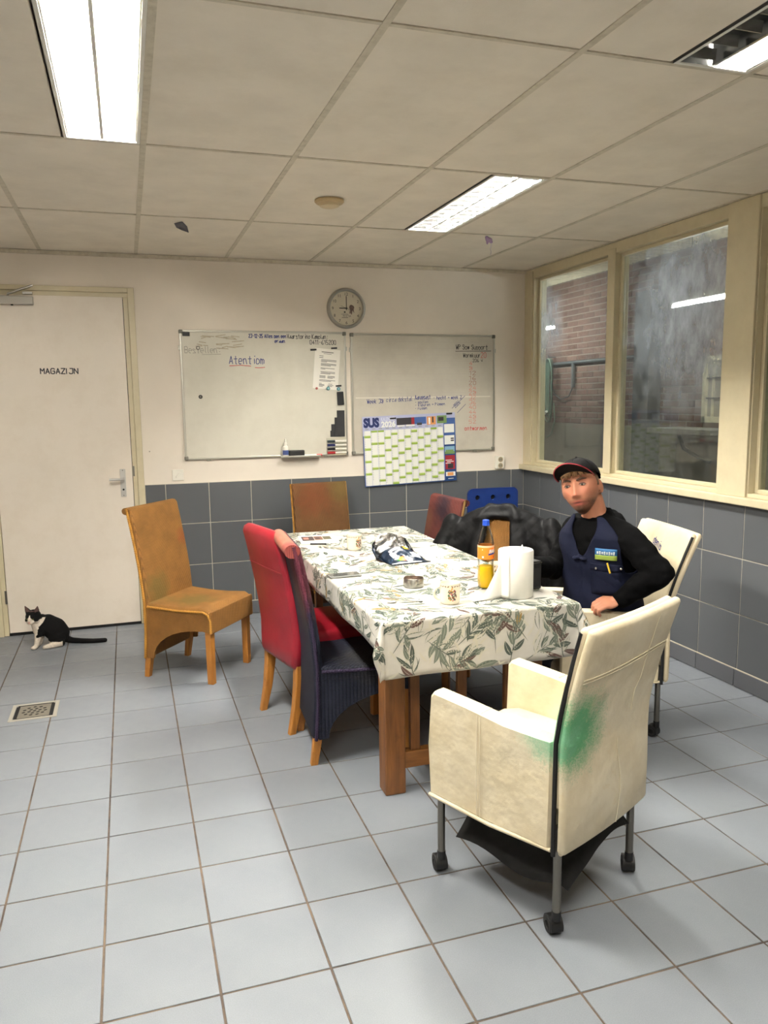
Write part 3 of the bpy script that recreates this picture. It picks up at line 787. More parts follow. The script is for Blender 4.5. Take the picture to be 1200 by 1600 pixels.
M_fadered = mat('faded red ink', (200, 120, 108), .7); M_fadeddark = mat('faded dark red ink', (150, 100, 92), .7)
for q, s in enumerate('4 8 12 16 20 24 28 32 36 40 44 48 52'.split()):
    hand(WB2, s, 3.0, 1.815 - .0375 * q, .028, .03 * len(s) + .006, M_fadeddark if 1 < q < 5 else M_fadered, 0, .0032)
hand(WB2, 'ontwormen', 2.963, 1.312, .03, .195, M_inkred, .0, .0042)
hand(WB2, 'Week 38', 2.168, 1.53, .03, .13, M_inkblue, .02, .0042); hand(WB2, 'circa dekstal', 2.32, 1.54, .032, .21, M_inkblue, .03, .0035)
hand(WB2, 'Aangepast', 2.55, 1.555, .032, .13, M_inkblue, .03, .0042); hand(WB2, '- spullen', 2.55, 1.525, .02, .11, M_inkblue, .03, .0032)
hand(WB2, '- kleuren > Pigmen', 2.55, 1.503, .02, .25, M_inkblue, .03, .0032); hand(WB2, '- ruigen', 2.55, 1.478, .02, .1, M_inkblue, .03, .0032)
hand(WB2, '- hecht > week 2', 2.70, 1.553, .026, .24, M_inkblue, .02, .0038); hand(WB2, '2026', 2.885, 1.487, .03, .06, M_inkblue, .75, .0035)
pen('handwriting', [[(0, 0), (.11, .095)], [(.045, -.035), (.115, .03)]], .0035, M_inkblue, WB2, onboard(WB2, 2.855, 1.485))
M_rule = mat('faint ruling', (182, 174, 164), .5)
gl_ = [[(0, z), (.98, z)] for z in np.arange(.02, .42, .048)] + [[(x, 0), (x, .42)] for x in (.06, .085)]
pen('ruled_line', gl_, .002, M_rule, WB2, lambda u, v: (2.10 - WB2.location.x + u, -.01445, 1.585 - WB2.location.z + v))
pen('ruled_line', [[(0, 0), (1.1, 0)]], .008, mat('pale tape', (214, 208, 194), .5), WB2, lambda u, v: (2.08 - WB2.location.x + u, -.01445, 1.573 - WB2.location.z + v))
# paper with text on the left board
dc = empty('notice_sheet', (1.86, YS - .0008, 1.785)); dc.rotation_euler = (0, math.radians(5.2), 0); tag(dc, 'printed white letter held on the left whiteboard by magnets', 'paper')
box('sheet', (0, 0, 0), (.19, .0008, .29), M_paper, dc)
it = [(-.045, .045, .118, .124, 0), (-.03, .03, .108, .111, 0)]
for z, a, b in ((.09, -.06, -.03), (.078, -.06, -.03), (.064, -.045, .07), (.056, -.045, .07), (.049, -.045, .0), (.036, -.045, .07), (.029, -.045, .07), (.022, -.045, .03), (.004, -.045, .06), (-.003, -.045, -.01), (-.022, -.045, .065), (-.03, -.04, .065), (-.036, -.045, .03),
               (-.052, -.05, -.005), (-.059, -.05, -.005), (-.066, -.05, -.005), (-.052, .01, .065), (-.059, .01, .065), (-.066, .01, .05), (-.082, -.05, .07), (-.09, -.05, .04), (-.108, -.05, -.03), (-.108, .02, .05), (-.116, -.05, -.01), (-.122, -.05, -.01), (-.129, -.05, -.02), (-.118, .015, .06), (-.125, .015, .05)):
    it.append((a, b, z, z + .004, 0))
rects('print', it, [mat('grey print', (120, 118, 114), .8)], dc, lambda u, v: (u, -.0009, v))
def block(name, x, z, w, h, d, m, label, cat, group=None, rot=0., bev=.002):
    o = box(name, (0, -d / 2, 0), (w, d, h), m, None, bev); o.location = (x, YS, z); o.rotation_euler = (0, rot, 0)
    return tag(o, label, cat, group)
GM = 'magnets on the whiteboards'
block('bar_magnet', 1.765, 1.924, .046, .012, .005, M_black, 'black bar magnet on the upper left corner of the letter', 'magnet', GM, -.06)
block('bar_magnet', 1.92, 1.936, .046, .012, .005, M_black, 'black bar magnet on the upper right corner of the letter', 'magnet', GM, -.06)
block('bar_magnet', 1.948, 1.663, .044, .012, .005, M_black, 'black bar magnet on the lower right corner of the letter', 'magnet', GM, -.06)
block('bar_magnet', .868, 2.023, .05, .026, .006, M_black, 'black magnet in the upper left corner of the left whiteboard', 'magnet', GM)
block('board_eraser', 1.958, 1.572, .048, .098, .022, M_black, 'black felt eraser stuck upright under the letter', 'eraser', 'whiteboard erasers', -.05, .005)
def rnd(x, z, r, m, label, inner=None):
    o = empty('round_magnet', (x, YS, z)); o.rotation_euler = (PI / 2, 0, 0); tag(o, label, 'magnet', GM)
    lathe('rim', [(0, 0), (r, 0), (r, .005), (r * .8, .007), (0, .007)], m, o, 20)
    if inner: lathe('face', [(0, .0071), (r * .55, .0071), (r * .5, .0085), (0, .0085)], inner, o, 16)
M_teal = mat('teal plastic', (64, 128, 138), .45); M_pale = mat('pale teal', (150, 190, 190), .5)
rnd(.947, 1.594, .0135, M_black, 'single round black magnet on the left half of the left whiteboard', M_dsteel)
rnd(.945, 1.93, .014, mat('grey ring', (120, 116, 108), .5), 'round grey magnet above the word Bestellen', M_board)
rnd(1.782, 1.646, .009, mat('brick red plastic', (150, 78, 74), .5), 'small red round magnet below the letter', None)
rnd(1.869, 1.645, .0135, M_teal, 'teal round magnet below the middle of the letter', M_pale)
rnd(1.947, 1.641, .0135, M_teal, 'teal round magnet below the right corner of the letter', M_pale)
M_strip = mat('black magnetic strip', (34, 34, 36), .55)
for x0, x1, z1, lab in ((1.877, 1.904, 1.336, 'shortest'), (1.885, 1.913, 1.383, 'second shortest'), (1.911, 1.935, 1.432, 'second tallest'), (1.93, 1.988, 1.483, 'tallest and widest')):
    b = 1.29
    block('magnet_strip', (x0 + x1) / 2, (z1 + b) / 2, x1 - x0 - .001, z1 - b, .004 + (x0 - 1.87) * .05, M_strip, lab + ' black magnetic strip of the stepped stack above the markers', 'magnet', 'stepped black magnetic strips', 0, .0008)
# marker holder and markers
mh = empty('marker_holder', (1.922, YS, 1.152)); tag(mh, 'clear wall holder for four horizontal markers at the board corner', 'holder')
M_clear = mat('grey clear plastic', (188, 184, 166), .3)
box('back_plate', (0, -.003, .066), (.15, .006, .132), M_clear, mh, .002)
for z in (.004, .036, .064, .092): box('ledge', (0, -.016, z), (.15, .026, .004), M_clear, mh, .001)
for q, (c, nm) in enumerate((((176, 40, 44), 'red'), ((24, 22, 26), 'black'), ((34, 42, 96), 'navy blue'), ((44, 58, 62), 'dark green'))):
    r = empty('marker', (1.922, YS - .017, 1.152 + (.024, .053, .081, .109)[q] - .004)); tag(r, 'white marker with %s cap lying in the clear holder' % nm, 'marker', 'whiteboard markers')
    cm = mat('cap ' + nm, c, .4)
    tube('barrel', [(-.02, 0, .0), (.072, 0, .0)], .0088, M_white, r, 10); tube('cap', [(-.072, 0, .0), (-.015, 0, .0)], .0098, cm, r, 10)
    box('cap_clip', (-.045, -.011, .002), (.05, .003, .005), cm, r)
pn = tube('loose_pen', [(-.06, 0, 0), (.06, 0, 0)], .007, mat('ivory plastic', (226, 212, 178), .5), None, 10); pn.location = (1.93, YS - .012, 1.165); tag(pn, 'ivory capless pen at the bottom of the marker holder', 'pen')
tr = empty('board_tray', (1.645, YB, 1.153)); tag(tr, 'short aluminium marker tray clipped under the left whiteboard', 'tray')
box('shelf', (0, -.045, -.003), (.29, .055, .004), M_alu, tr, .001); box('lip', (0, -.071, .003), (.29, .003, .014), M_alu, tr, .001); box('back_plate', (0, -.0225, .006), (.29, .003, .022), M_alu, tr, .001)
sp = empty('spray_bottle', (1.532, YB - .047, 1.152)); tag(sp, 'small white cleaning spray bottle on the marker tray', 'bottle')
lathe('bottle_body', [(0, 0), (.02, 0), (.0215, .004), (.0215, .065), (.019, .078), (.011, .085), (.011, .09), (0, .09)], M_white, sp, 20)
lathe('label_band', [(.0219, .018), (.0219, .052)], mat('blue label', (74, 92, 146), .5), sp, 20)
lathe('pump', [(0, .09), (.013, .09), (.013, .104), (.008, .108), (.006, .128), (.003, .136), (0, .136)], M_white, sp, 16)
er = box('board_eraser', (0, 0, 0), (.112, .034, .05), M_black, None, .006); er.location = (1.614, YB - .046, 1.177); tag(er, 'black felt eraser lying on the marker tray', 'eraser', 'whiteboard erasers')
mk = empty('marker', (1.73, YB - .05, 1.160)); tag(mk, 'white marker with red end lying loose on the marker tray', 'marker', 'whiteboard markers')
tube('barrel', [(-.065, 0, 0), (.03, 0, 0)], .0085, M_white, mk, 10); tube('cap', [(.03, 0, 0), (.072, 0, 0)], .0095, mat('cap red', (176, 40, 44), .4), mk, 10)

# ------------------------------------------------------------------ calendar
ca = empty('wall_calendar', (2.505, YB - .026, 1.178)); ca.rotation_euler = (0, math.radians(-1.7), 0)
tag(ca, 'large SUS 2026 year calendar hanging over the right whiteboard', 'calendar')
CW, CH = .752, .53
M_cblue = mat('calendar blue', (62, 92, 150), .6); M_lav = mat('calendar lavender', (172, 176, 206), .6); M_deep = mat('calendar deep blue', (24, 62, 118), .6)
M_cw = mat('calendar white', (228, 228, 222), .6); M_green = mat('calendar green', (150, 178, 70), .6); M_cgrey = mat('calendar grey', (150, 152, 150), .6); M_lgreen = mat('calendar pale green', (200, 212, 150), .6)
M_red2 = mat('advert red', (150, 34, 44), .6); M_or = mat('advert orange', (222, 150, 90), .6); M_dk = mat('advert dark', (52, 50, 54), .6); M_sky = mat('advert sky', (130, 170, 196), .6); M_gr2 = mat('advert grass', (110, 140, 84), .6)
box('sheet', (0, 0, 0), (CW, .001, CH), M_lav, ca)
cm_ = [M_deep, M_lav, M_cw, M_green, M_cgrey, M_lgreen, M_red2, M_or, M_dk, M_sky, M_gr2, M_cblue]
it = []; x0, x1 = -.368, .272; z0, z1 = -.258, .158
it += [(-CW / 2, CW / 2, -CH / 2, -CH / 2 + .008, 0), (-CW / 2, -CW / 2 + .007, -CH / 2, .12, 11), (.278, CW / 2, -CH / 2, .02, 0), (.278, CW / 2, .02, .225, 11)]
sun = [4, 1, 1, 5, 3, 7, 5, 2, 6, 4, 1, 6]; dm = [31, 28, 31, 30, 31, 30, 31, 31, 30, 31, 30, 31]
cw = (x1 - x0) / 12
it2 = []
for q in range(12):
    a, b = x0 + cw * q + .0012, x0 + cw * (q + 1) - .0012
    it.append((a, b, z0, z1, 2)); rh = (z1 - z0) / 31
    it.append((a + .012, b - .012, z1 + .01, z1 + .016, 4))
    d = sun[q]
    while d <= dm[q]:
        it2.append((a, b, z1 - rh * d, z1 - rh * (d - 1), 3))
        if d > 1: it2.append((a, b, z1 - rh * (d - 1), z1 - rh * (d - 1.45), 5))
        d += 7
    for d in range(1, dm[q] + 1): it2.append((a + .003, a + .008, z1 - rh * (d - .3), z1 - rh * (d - .65), 4))
it += [(-.105, .015, .19, .243, 8), (.015, .04, .19, .243, 6), (.04, .135, .19, .243, 11), (.142, .215, .18, .243, 7), (.155, .17, .185, .235, 2), (.185, .197, .195, .24, 8),
       (-.1, -.04, .178, .188, 2), (-.03, .04, .178, .19, 2), (.06, .1, .182, .2, 8), (.225, .305, .187, .246, 10), (.235, .28, .205, .235, 8),
       (.283, .366, .112, .178, 2), (.283, .366, .02, .09, 2), (.335, .362, .06, .07, 8), (.335, .362, .044, .054, 8), (.283, .366, -.055, .005, 9), (.283, .366, -.055, -.035, 10), (.29, .355, -.04, -.022, 10),
       (.285, .366, -.175, -.065, 6), (.305, .35, -.168, -.13, 8), (.287, .34, -.105, -.1, 2), (.297, .355, -.117, -.112, 2), (.287, .33, -.129, -.124, 2), (.287, .366, -.228, -.195, 2), (.3, .35, -.225, -.2, 7), (.305, .35, -.25, -.245, 2)]
rects('print', it, cm_, ca, lambda u, v: (u, -.0008, v)); rects('week_marks', it2, cm_, ca, lambda u, v: (u, -.0011, v))
def fit(o, x0, x1):
    xs_ = [v.co.x for v in o.data.vertices]; k_ = (x1 - x0) / (max(xs_) - min(xs_)); m_ = min(xs_)
    for v in o.data.vertices: v.co.x = x0 + (v.co.x - m_) * k_
fit(printed('lettering', 'SUS', .09, mat('navy lettering', (30, 44, 96), .6), ca, lambda u, v: (-.362 + u * .93, -.0016, .187 + v), bold=.006), -.368, -.243)
fit(printed('lettering', '2026', .058, M_cw, ca, lambda u, v: (-.213 + u, -.0016, .181 + v), bold=.0025), -.228, -.114)
fit(printed('lettering', 'KALENDER', .04, mat('pale lettering', (206, 208, 224), .6), ca, lambda u, v: (-.215 + u * .62, -.0016, .226 + v), bold=.001), -.228, -.114)
for x, z, lab in ((-.133, .243, 'left'), (.328, .258, 'right')):
    o = box('bar_magnet', (0, -.003, 0), (.048, .006, .012), M_black, None, .001); p = ca.location; a = math.radians(1.7)
    o.location = (p.x + x * math.cos(a) - z * math.sin(a) * 1, p.y - .001, p.z + z + x * math.sin(a)); o.rotation_euler = (0, -a, 0); tag(o, 'black bar magnet holding the upper %s of the calendar' % lab, 'magnet', GM)

# ------------------------------------------------------------------ clock
ck = empty('wall_clock', (2.019, YB, 2.223)); tag(ck, 'round silver wall clock reading nine, above the whiteboards', 'clock'); ck.rotation_euler = (PI / 2, 0, 0)
# local: x right, y up (world z), z towards the room
M_silver = mat('silver plastic', (176, 174, 166), .3, .7)
lathe('bezel', [(.118, .0), (.145, 0), (.146, .012), (.141, .028), (.131, .033), (.124, .028), (.121, .018)], M_silver, ck, 56, ang=60)
lathe('dial', [(0, .012), (.125, .012)], mat('clock dial', (206, 198, 178), .55), ck, 48)
for h in range(1, 13):
    a = PI / 2 - h * PI / 6; v, f = text_pts(str(h), .03, 0, 0, 'CENTER')
    pydata('numeral', [(p[0] + .102 * math.cos(a), p[1] + .102 * math.sin(a) - .011, .0135) for p in v], f, M_ink, ck)
box('minute_hand', (0, .037, .018), (.0055, .1, .0015), M_black, ck); box('hour_hand', (-.022, 0, .0165), (.062, .0065, .0015), M_black, ck)
o = box('second_hand', (0, 0, .0195), (.09, .0016, .001), M_ink, ck); o.rotation_euler = (0, 0, math.radians(-22)); lathe('hub', [(0, .021), (.006, .02), (.006, .014)], M_black, ck, 14)
printed('lettering', 'VARKENS', .013, M_ink, ck, lambda u, v: (-.04 + u, -.047 + v, .0132)); printed('lettering', 'PRAKTIJK', .015, M_ink, ck, lambda u, v: (-.027 + u, -.06 + v, .0132)); rects('print', [(-.018, -.006, -.032, -.022, 0), (-.035, .014, -.068, -.065, 0)], [M_ink], ck, lambda u, v: (u, v, .0132), (0, 0, 1e-5))
bm = bmesh.new()
pts = [(.026, -.03), (.031, -.044), (.033, -.012), (.024, .006), (.028, .02), (.036, .026), (.046, .027), (.055, .022), (.063, .018), (.068, .006), (.062, -.004), (.064, -.02), (.07, -.036), (.063, -.038), (.056, -.018), (.05, -.014), (.047, -.044), (.04, -.046), (.038, -.03)]
ctr = Vector((.046, 0, .0134)); pts = sorted([(p[0] * 1 + 0, p[1]) for p in pts], key=lambda p: math.atan2(p[1] - ctr.y, p[0] - ctr.x))
vs_ = [bm.verts.new((p[0] * .9 + .0, p[1] * .95, .0134)) for p in pts]; c_ = bm.verts.new((ctr.x * .9, 0, .0134))
for i in range(len(vs_)): bm.faces.new((c_, vs_[i], vs_[(i + 1) % len(vs_)]))
from_bm('animal_print', bm, mat('brown print', (112, 90, 80), .7, var=.3, vs=80), ck)

# ------------------------------------------------------------------ switch and socket
sw = empty('light_switch', (.768, YB, 1.051)); tag(sw, 'square cream light switch on the wall right of the door', 'switch')
box('cover_plate', (0, -.005, 0), (.078, .01, .078), M_white, sw, .003); lathe('dial_ring', [(0, 0), (.024, 0), (.024, .003), (0, .003)], M_white, sw, 24).rotation_euler = (PI / 2, 0, 0); sw.children[-1].location = (0, -.01, 0)
box('knob', (0, -.016, 0), (.012, .012, .044), M_white, sw, .003, Euler((0, .7, 0)))
so = empty('wall_socket', (3.265, YB, 1.05)); tag(so, 'double cream wall socket in the corner below the right whiteboard', 'socket')
box('cover_plate', (0, -.018, 0), (.072, .036, .098), M_white, so, .005)
for z in (-.024, .024):
    o = lathe('outlet', [(.021, .0), (.021, .0012), (.018, .0012), (.0175, -.0005)], M_beige, so, 24); o.rotation_euler = (PI / 2, 0, 0); o.location = (0, -.036, z)
    o2 = lathe('outlet_well', [(0, .0006), (.0175, .0006)], mat('socket shade', (150, 140, 118), .6), o, 20)
    for s in (-.007, .007): lathe('pin_hole', [(0, .001), (.0028, .001)], M_dark, o, 8, c=(s, 0, 0))
# ================================================================== CHAIRS
M_wood = None
def wood_mat(name, rgb, dark, s=7., rough=.45, axis=2):
    k = NT(name); sc = [26, 26, 26]; sc[axis] = 3; v = k.coord(scale=tuple(sc)); c = lin(*rgb); d = lin(*dark)
    n = k.noise(v, s * .25, 5, .6)
    col = k.ramp(n, [(.3, d), (.7, c)])
    v2 = k.coord(); col = k.mix(k.ramp(k.noise(v2, 14, 5, .7), [(.55, (0, 0, 0)), (.8, (.55, .55, .55))]), col, tuple(x * .45 for x in d[:3]) + (1,))
    k.l(col, k.b.inputs['Base Color']); k.set(k.b, Roughness=rough); k.bump(n, .15, .001); return k.m
M_beech = wood_mat('honey wood leg', (186, 126, 54), (150, 92, 34))
M_oak = wood_mat('brown oak', (136, 88, 42), (94, 56, 24))
M_oakx = wood_mat('brown oak rail', (150, 100, 50), (108, 66, 28), axis=0)

def weave_mat(name, a, b, period=.011, stains=(), edge=None, rough=.7, bs=.9):
    """woven paper-cord: vertical ribs with a fine cross weave; stains = (centre, radius, colour, strength)"""
    k = NT(name); c = k.n('ShaderNodeTexCoord'); sx = k.n('ShaderNodeSeparateXYZ'); k.l(c.outputs['Object'], sx.inputs[0])
    u = k.math('ADD', sx.outputs[0], sx.outputs[1]); w = 2 * PI / period
    rib = k.math('ABSOLUTE', k.math('SINE', k.math('MULTIPLY', u, w / 2)))
    cross = k.math('SINE', k.math('ADD', k.math('MULTIPLY', sx.outputs[2], 2 * PI / .005), k.math('MULTIPLY', k.math('FLOOR', k.math('MULTIPLY', u, 1 / period)), PI)))
    hgt = k.math('ADD', k.math('MULTIPLY', rib, .8), k.math('MULTIPLY', cross, .2))
    v = c.outputs['Object']
    f = k.math('ADD', k.math('MULTIPLY', k.math('ADD', k.math('MULTIPLY', cross, .5), .5), .3), k.math('MULTIPLY', k.math('POWER', rib, .5), .7))
    col = k.mix(f, lin(*b), lin(*a))
    col = k.mix(1., col, k.ramp(k.noise(v, 9, 5, .65), [(.3, (.78, .78, .78)), (.7, (1.12, 1.12, 1.12))]), 'MULTIPLY')
    for ctr, rad, rgb, st in stains:
        vd = k.n('ShaderNodeVectorMath', operation='DISTANCE'); k.l(v, vd.inputs[0]); vd.inputs[1].default_value = ctr
        d = k.math('ADD', k.math('DIVIDE', vd.outputs['Value'], rad), k.math('MULTIPLY', k.math('SUBTRACT', k.noise(v, 16, 4), .5), 1.1))
        m_ = k.ramp(d, [(.35, (st, st, st)), (1., (0, 0, 0))])
        col = k.mix(m_, col, k.mix(f, tuple(x * .55 for x in lin(*rgb)[:3]) + (1,), lin(*rgb)))
    k.l(col, k.b.inputs['Base Color']); k.set(k.b, Roughness=rough); k.b.inputs['Specular IOR Level'].default_value = .22; k.bump(hgt, bs, .0022)
    return k.m

def beads(bm, pts, r=.0075, step=.006):
    P_ = [Vector(p) for p in pts]; out = [P_[0]]; L = 0
    for a, b in zip(P_, P_[1:]):
        n = max(1, int((b - a).length / step)); out += [a.lerp(b, (i + 1) / n) for i in range(n)]
    b_tube(bm, out, [r * (1.12 if i % 2 else .82) for i in range(len(out))], 6)
def back_line(hs, hb, lean, zb, y0):
    """centre line of a backrest: straight to the seat, then curving backwards"""
    P_ = [(y0 - .012, zb), (y0, (zb + hs) / 2), (y0, hs)]
    for t in (.2, .4, .6, .8, 1.): P_.append((y0 - lean * t ** 1.35, hs + (hb - hs) * t))
    return P_
def woven_chair(name, label, m, mtrim, loc, rz, w=.44, d=.44, hs=.44, hb=.97, lean=.085, scroll=0., mtop=None, legs=M_beech, group='woven high-backed chairs', mside=None):
    r = empty(name, loc, rz); tag(r, label, 'chair', group)
    y0 = -d / 2 + .012; zb = .115; th = .042
    line = back_line(hs, hb, lean, zb, y0)
    slab('backrest', [(y, z, w if i < 3 else w + .004, th) for i, (y, z) in enumerate(line)], m, r, .014)
    if scroll:
        yt, zt = line[-1]; bm = bmesh.new()
        prof = [(yt - scroll * .35 + scroll * math.cos(a) * .9, zt - scroll * .55 + scroll * .8 * math.sin(a)) for a in [2 * PI * i / 18 for i in range(18)]]
        b_prism(bm, prof, 'x', -w / 2 - .004, w / 2 + .004)
        o = smooth_angle(from_bm('top_roll', bm, mtop or m, r), 50)
    else:
        yt, zt = line[-1]; bm = bmesh.new(); prof = [(yt - .012 + .026 * math.cos(a), zt - .016 + .02 * math.sin(a)) for a in [2 * PI * i / 16 for i in range(16)]]
        b_prism(bm, prof, 'x', -w / 2 - .003, w / 2 + .003); smooth_angle(from_bm('top_roll', bm, mtop or m, r), 50)
    # seat: crowned cushion
    bm = bmesh.new(); n = 10; R_ = []
    ys0, ys1 = y0 + .012, d / 2 + .012
    for i in range(n + 1):
        t = i / n; y = ys0 + (ys1 - ys0) * t; sh = min(1, (1 - t) * 9) ** .5 if t > .89 else 1
        R_.append([Vector((px, y, hs - .035 + pz * (1 if pz < 0 else sh) + (.008 * (1 - (2 * px / w) ** 2) - .012 * math.sin(PI * t) if pz > 0 else 0))) for px, pz in rrect(w + .006, .07, .016, 5)])
    b_loft(bm, R_); smooth_angle(from_bm('seat', bm, m, r), 60)
    bounds('front_apron', -w / 2 - .001, w / 2 + .001, d / 2 - .002, d / 2 + .0135, .295, hs - .02, m, r, .006)
    arch = [(d / 2 + .01, hs - .03), (d / 2 + .01, .295), (d / 2 - .05, .305)]
    for t in np.linspace(0, 1, 9): arch.append((d / 2 - .08 - (d - .13) * math.sin(t * PI / 2), .302 - (.302 - zb - .005) * (1 - math.cos(t * PI / 2))))
    arch += [(y0 - .005, zb), (y0 - .005, hs - .03)]
    for s in (-1, 1): prism('side_apron', arch, 'x', s * (w / 2 - .011), s * (w / 2 + .0005), mside or m, r)
    for s in (-1, 1):
        x = s * (w / 2 + .003)
        bm = bmesh.new()
        beads(bm, [(x, y0 + .012, hs - .022), (x, 0, hs - .03), (x, d / 2 - .04, hs - .026), (x, d / 2 - .008, hs - .04), (x, d / 2 + .004, hs - .075), (x, d / 2 + .004, .3)])
        smooth_angle(from_bm('braid_trim', bm, mtrim, r), 70)
        bm = bmesh.new(); beads(bm, [(x, y - .006, z) for y, z in line], .0085); smooth_angle(from_bm('braid_trim', bm, mtrim, r), 70)
        prism('leg', [(s * (w / 2 - .045), 0), (s * (w / 2 - .012), 0), (s * (w / 2 - .006), .3), (s * (w / 2 - .048), .3)], 'y', d / 2 - .04, d / 2 - .003, legs, r, .003)
        bm = bmesh.new(); a = .034
        b_loft(bm, [[(s * (w / 2 - .024) + px, y + py, z) for px, py in rrect(q, q, .003, 1)] for y, z, q in ((y0 - .026, 0, .031), (y0 - .002, .16, .04), (y0 + .014, .3, .042))])
        smooth_angle(from_bm('leg', bm, legs, r), 40)
    return r
M_rat = weave_mat('tan paper-cord weave', (152, 107, 54), (84, 54, 24), .009, [((.04, .0, .43), .16, (96, 92, 44), .55), ((.12, -.21, .5), .14, (88, 92, 48), .5), ((-.2, -.25, .74), .075, (150, 62, 40), .5)])
M_rattrim = weave_mat('golden braid', (206, 150, 66), (110, 68, 24), .012)
CH1 = woven_chair('woven_chair', 'tan woven high-backed chair standing alone in front of the door', M_rat, M_rattrim, (.7845, 2.9425, 0), math.atan2(-.785, -.62), w=.44, d=.43, hb=.972, lean=.085)
M_rat2 = weave_mat('brown faded weave', (112, 78, 44), (58, 38, 20), .012, [((.05, -.28, .86), .18, (132, 66, 38), .45), ((-.15, -.28, .92), .12, (120, 108, 56), .4)])
woven_chair('woven_chair', 'faded brown woven chair at the far head of the table', M_rat2, M_rattrim, (1.745, 3.545, 0), PI + .08, w=.40, d=.42, hb=.975, lean=.085)
M_navy = weave_mat('navy paper-cord weave', (32, 36, 52), (10, 12, 20), .016, [((-.2, -.29, .95), .2, (110, 52, 46), .6), ((.22, -.3, .86), .26, (92, 34, 46), .75), ((.1, -.27, .7), .16, (76, 66, 46), .35), ((.1, .05, .44), .2, (58, 56, 52), .6)])
M_navytop = weave_mat('worn pinkish top weave', (176, 112, 92), (110, 58, 50), .009, [((.2, -.3, .93), .1, (150, 60, 62), .7)])
woven_chair('woven_chair', 'navy blue woven chair with a scrolled pinkish top, pushed to the table', M_navy, weave_mat('dark navy braid', (64, 52, 78), (30, 26, 44), .012, [((.22, -.29, .86), .2, (128, 54, 66), .7)]),
            (1.372, 1.70, 0), -PI / 2 - .05, w=.42, d=.43, hb=.962, lean=.085, scroll=.036, mtop=M_navytop)
M_maroon = weave_mat('maroon weave', (98, 48, 42), (38, 17, 18), .010, [((.0, -.25, .9), .13, (30, 20, 34), .9), ((.2, -.26, .8), .12, (110, 76, 52), .5)])
woven_chair('woven_chair', 'maroon woven chair with dark stains and gold edge behind the table', M_maroon, weave_mat('dark gold braid', (150, 116, 66), (58, 48, 36), .012), (1.975, 2.69, 0), PI / 2 + .08, w=.40, d=.42, hb=.972, lean=.085)
woven_chair('woven_chair', 'tan woven chair almost hidden under the black quilted jacket', M_rat, M_rattrim, (2.190, 2.012, 0), math.radians(140), w=.40, d=.42, hb=.90, lean=.075)

# ------------------------------------------------------------------ red leather chair
def leather(name, rgb, dark, s=14., rough=.42, bump=.35, stains=(), worn=None):
    k = NT(name); v = k.coord(); c = lin(*rgb); d = lin(*dark)
    col = k.ramp(k.noise(v, 5, 6, .62), [(.35, d), (.62, c)])
    for ctr, rad, rgb2, st, fz in stains:
        vd = k.n('ShaderNodeVectorMath', operation='DISTANCE'); k.l(v, vd.inputs[0]); vd.inputs[1].default_value = ctr
        dd = k.math('ADD', k.math('DIVIDE', vd.outputs['Value'], rad), k.math('MULTIPLY', k.math('SUBTRACT', k.noise(v, 170, 3, .7), .5), fz))
        dd = k.math('ADD', dd, k.math('MULTIPLY', k.math('SUBTRACT', k.noise(v, 18, 3), .5), .6))
        col = k.mix(k.ramp(dd, [(.4, (st, st, st)), (1., (0, 0, 0))]), col, lin(*rgb2))
    if worn:
        col = k.mix(k.ramp(k.noise(v, 30, 6, .75), [(.58, (0, 0, 0)), (.75, (.6, .6, .6))]), col, lin(*worn))
    k.l(col, k.b.inputs['Base Color']); k.set(k.b, Roughness=rough)
    h = k.math('ADD', k.noise(v, s, 3, .5), k.math('MULTIPLY', k.noise(v, 420, 2), .04)); k.bump(h, bump, .025)
    return k.m
M_redl = leather('red leather', (150, 24, 40), (132, 18, 34), 6, .36, .10)
rc = empty('red_chair', (1.322, 2.095, 0), -PI / 2 + .224); tag(rc, 'red leather high-backed chair with honey wooden legs beside the table', 'chair')
ln = [(-.225, .305), (-.222, .40), (-.218, .47)] + [(-.218 - .085 * t ** 1.35, .47 + .495 * t) for t in (.2, .4, .6, .8, 1.)]
slab('backrest', [(y, z, .40 + .035 * math.sin(min(1, i / 3) * PI / 2), .066) for i, (y, z) in enumerate(ln)], M_redl, rc, .03)
slab('seat', [(-.19, .425, .42, .1), (-.05, .43, .43, .105), (.1, .43, .43, .105), (.225, .425, .42, .1)], M_redl, rc, .03)
tube('seam', [(-.2, -.3, .78), (0, -.305, .78), (.2, -.3, .78)], .0015, mat('dark red thread', (120, 20, 30), .6), rc, 6)
for s in (-1, 1):
    bm = bmesh.new(); b_loft(bm, [[(s * .175 + px, y + py, z) for px, py in rrect(q, q * 1.1, .004, 1)] for y, z, q in ((-.262, 0, .03), (-.235, .12, .036), (-.218, .24, .042), (-.212, .36, .044))]); smooth_angle(from_bm('leg', bm, M_beech, rc), 40)
    prism('leg', [(s * .165, 0), (s * .198, 0), (s * .205, .38), (s * .16, .38)], 'y', .17, .208, M_beech, rc, .003)

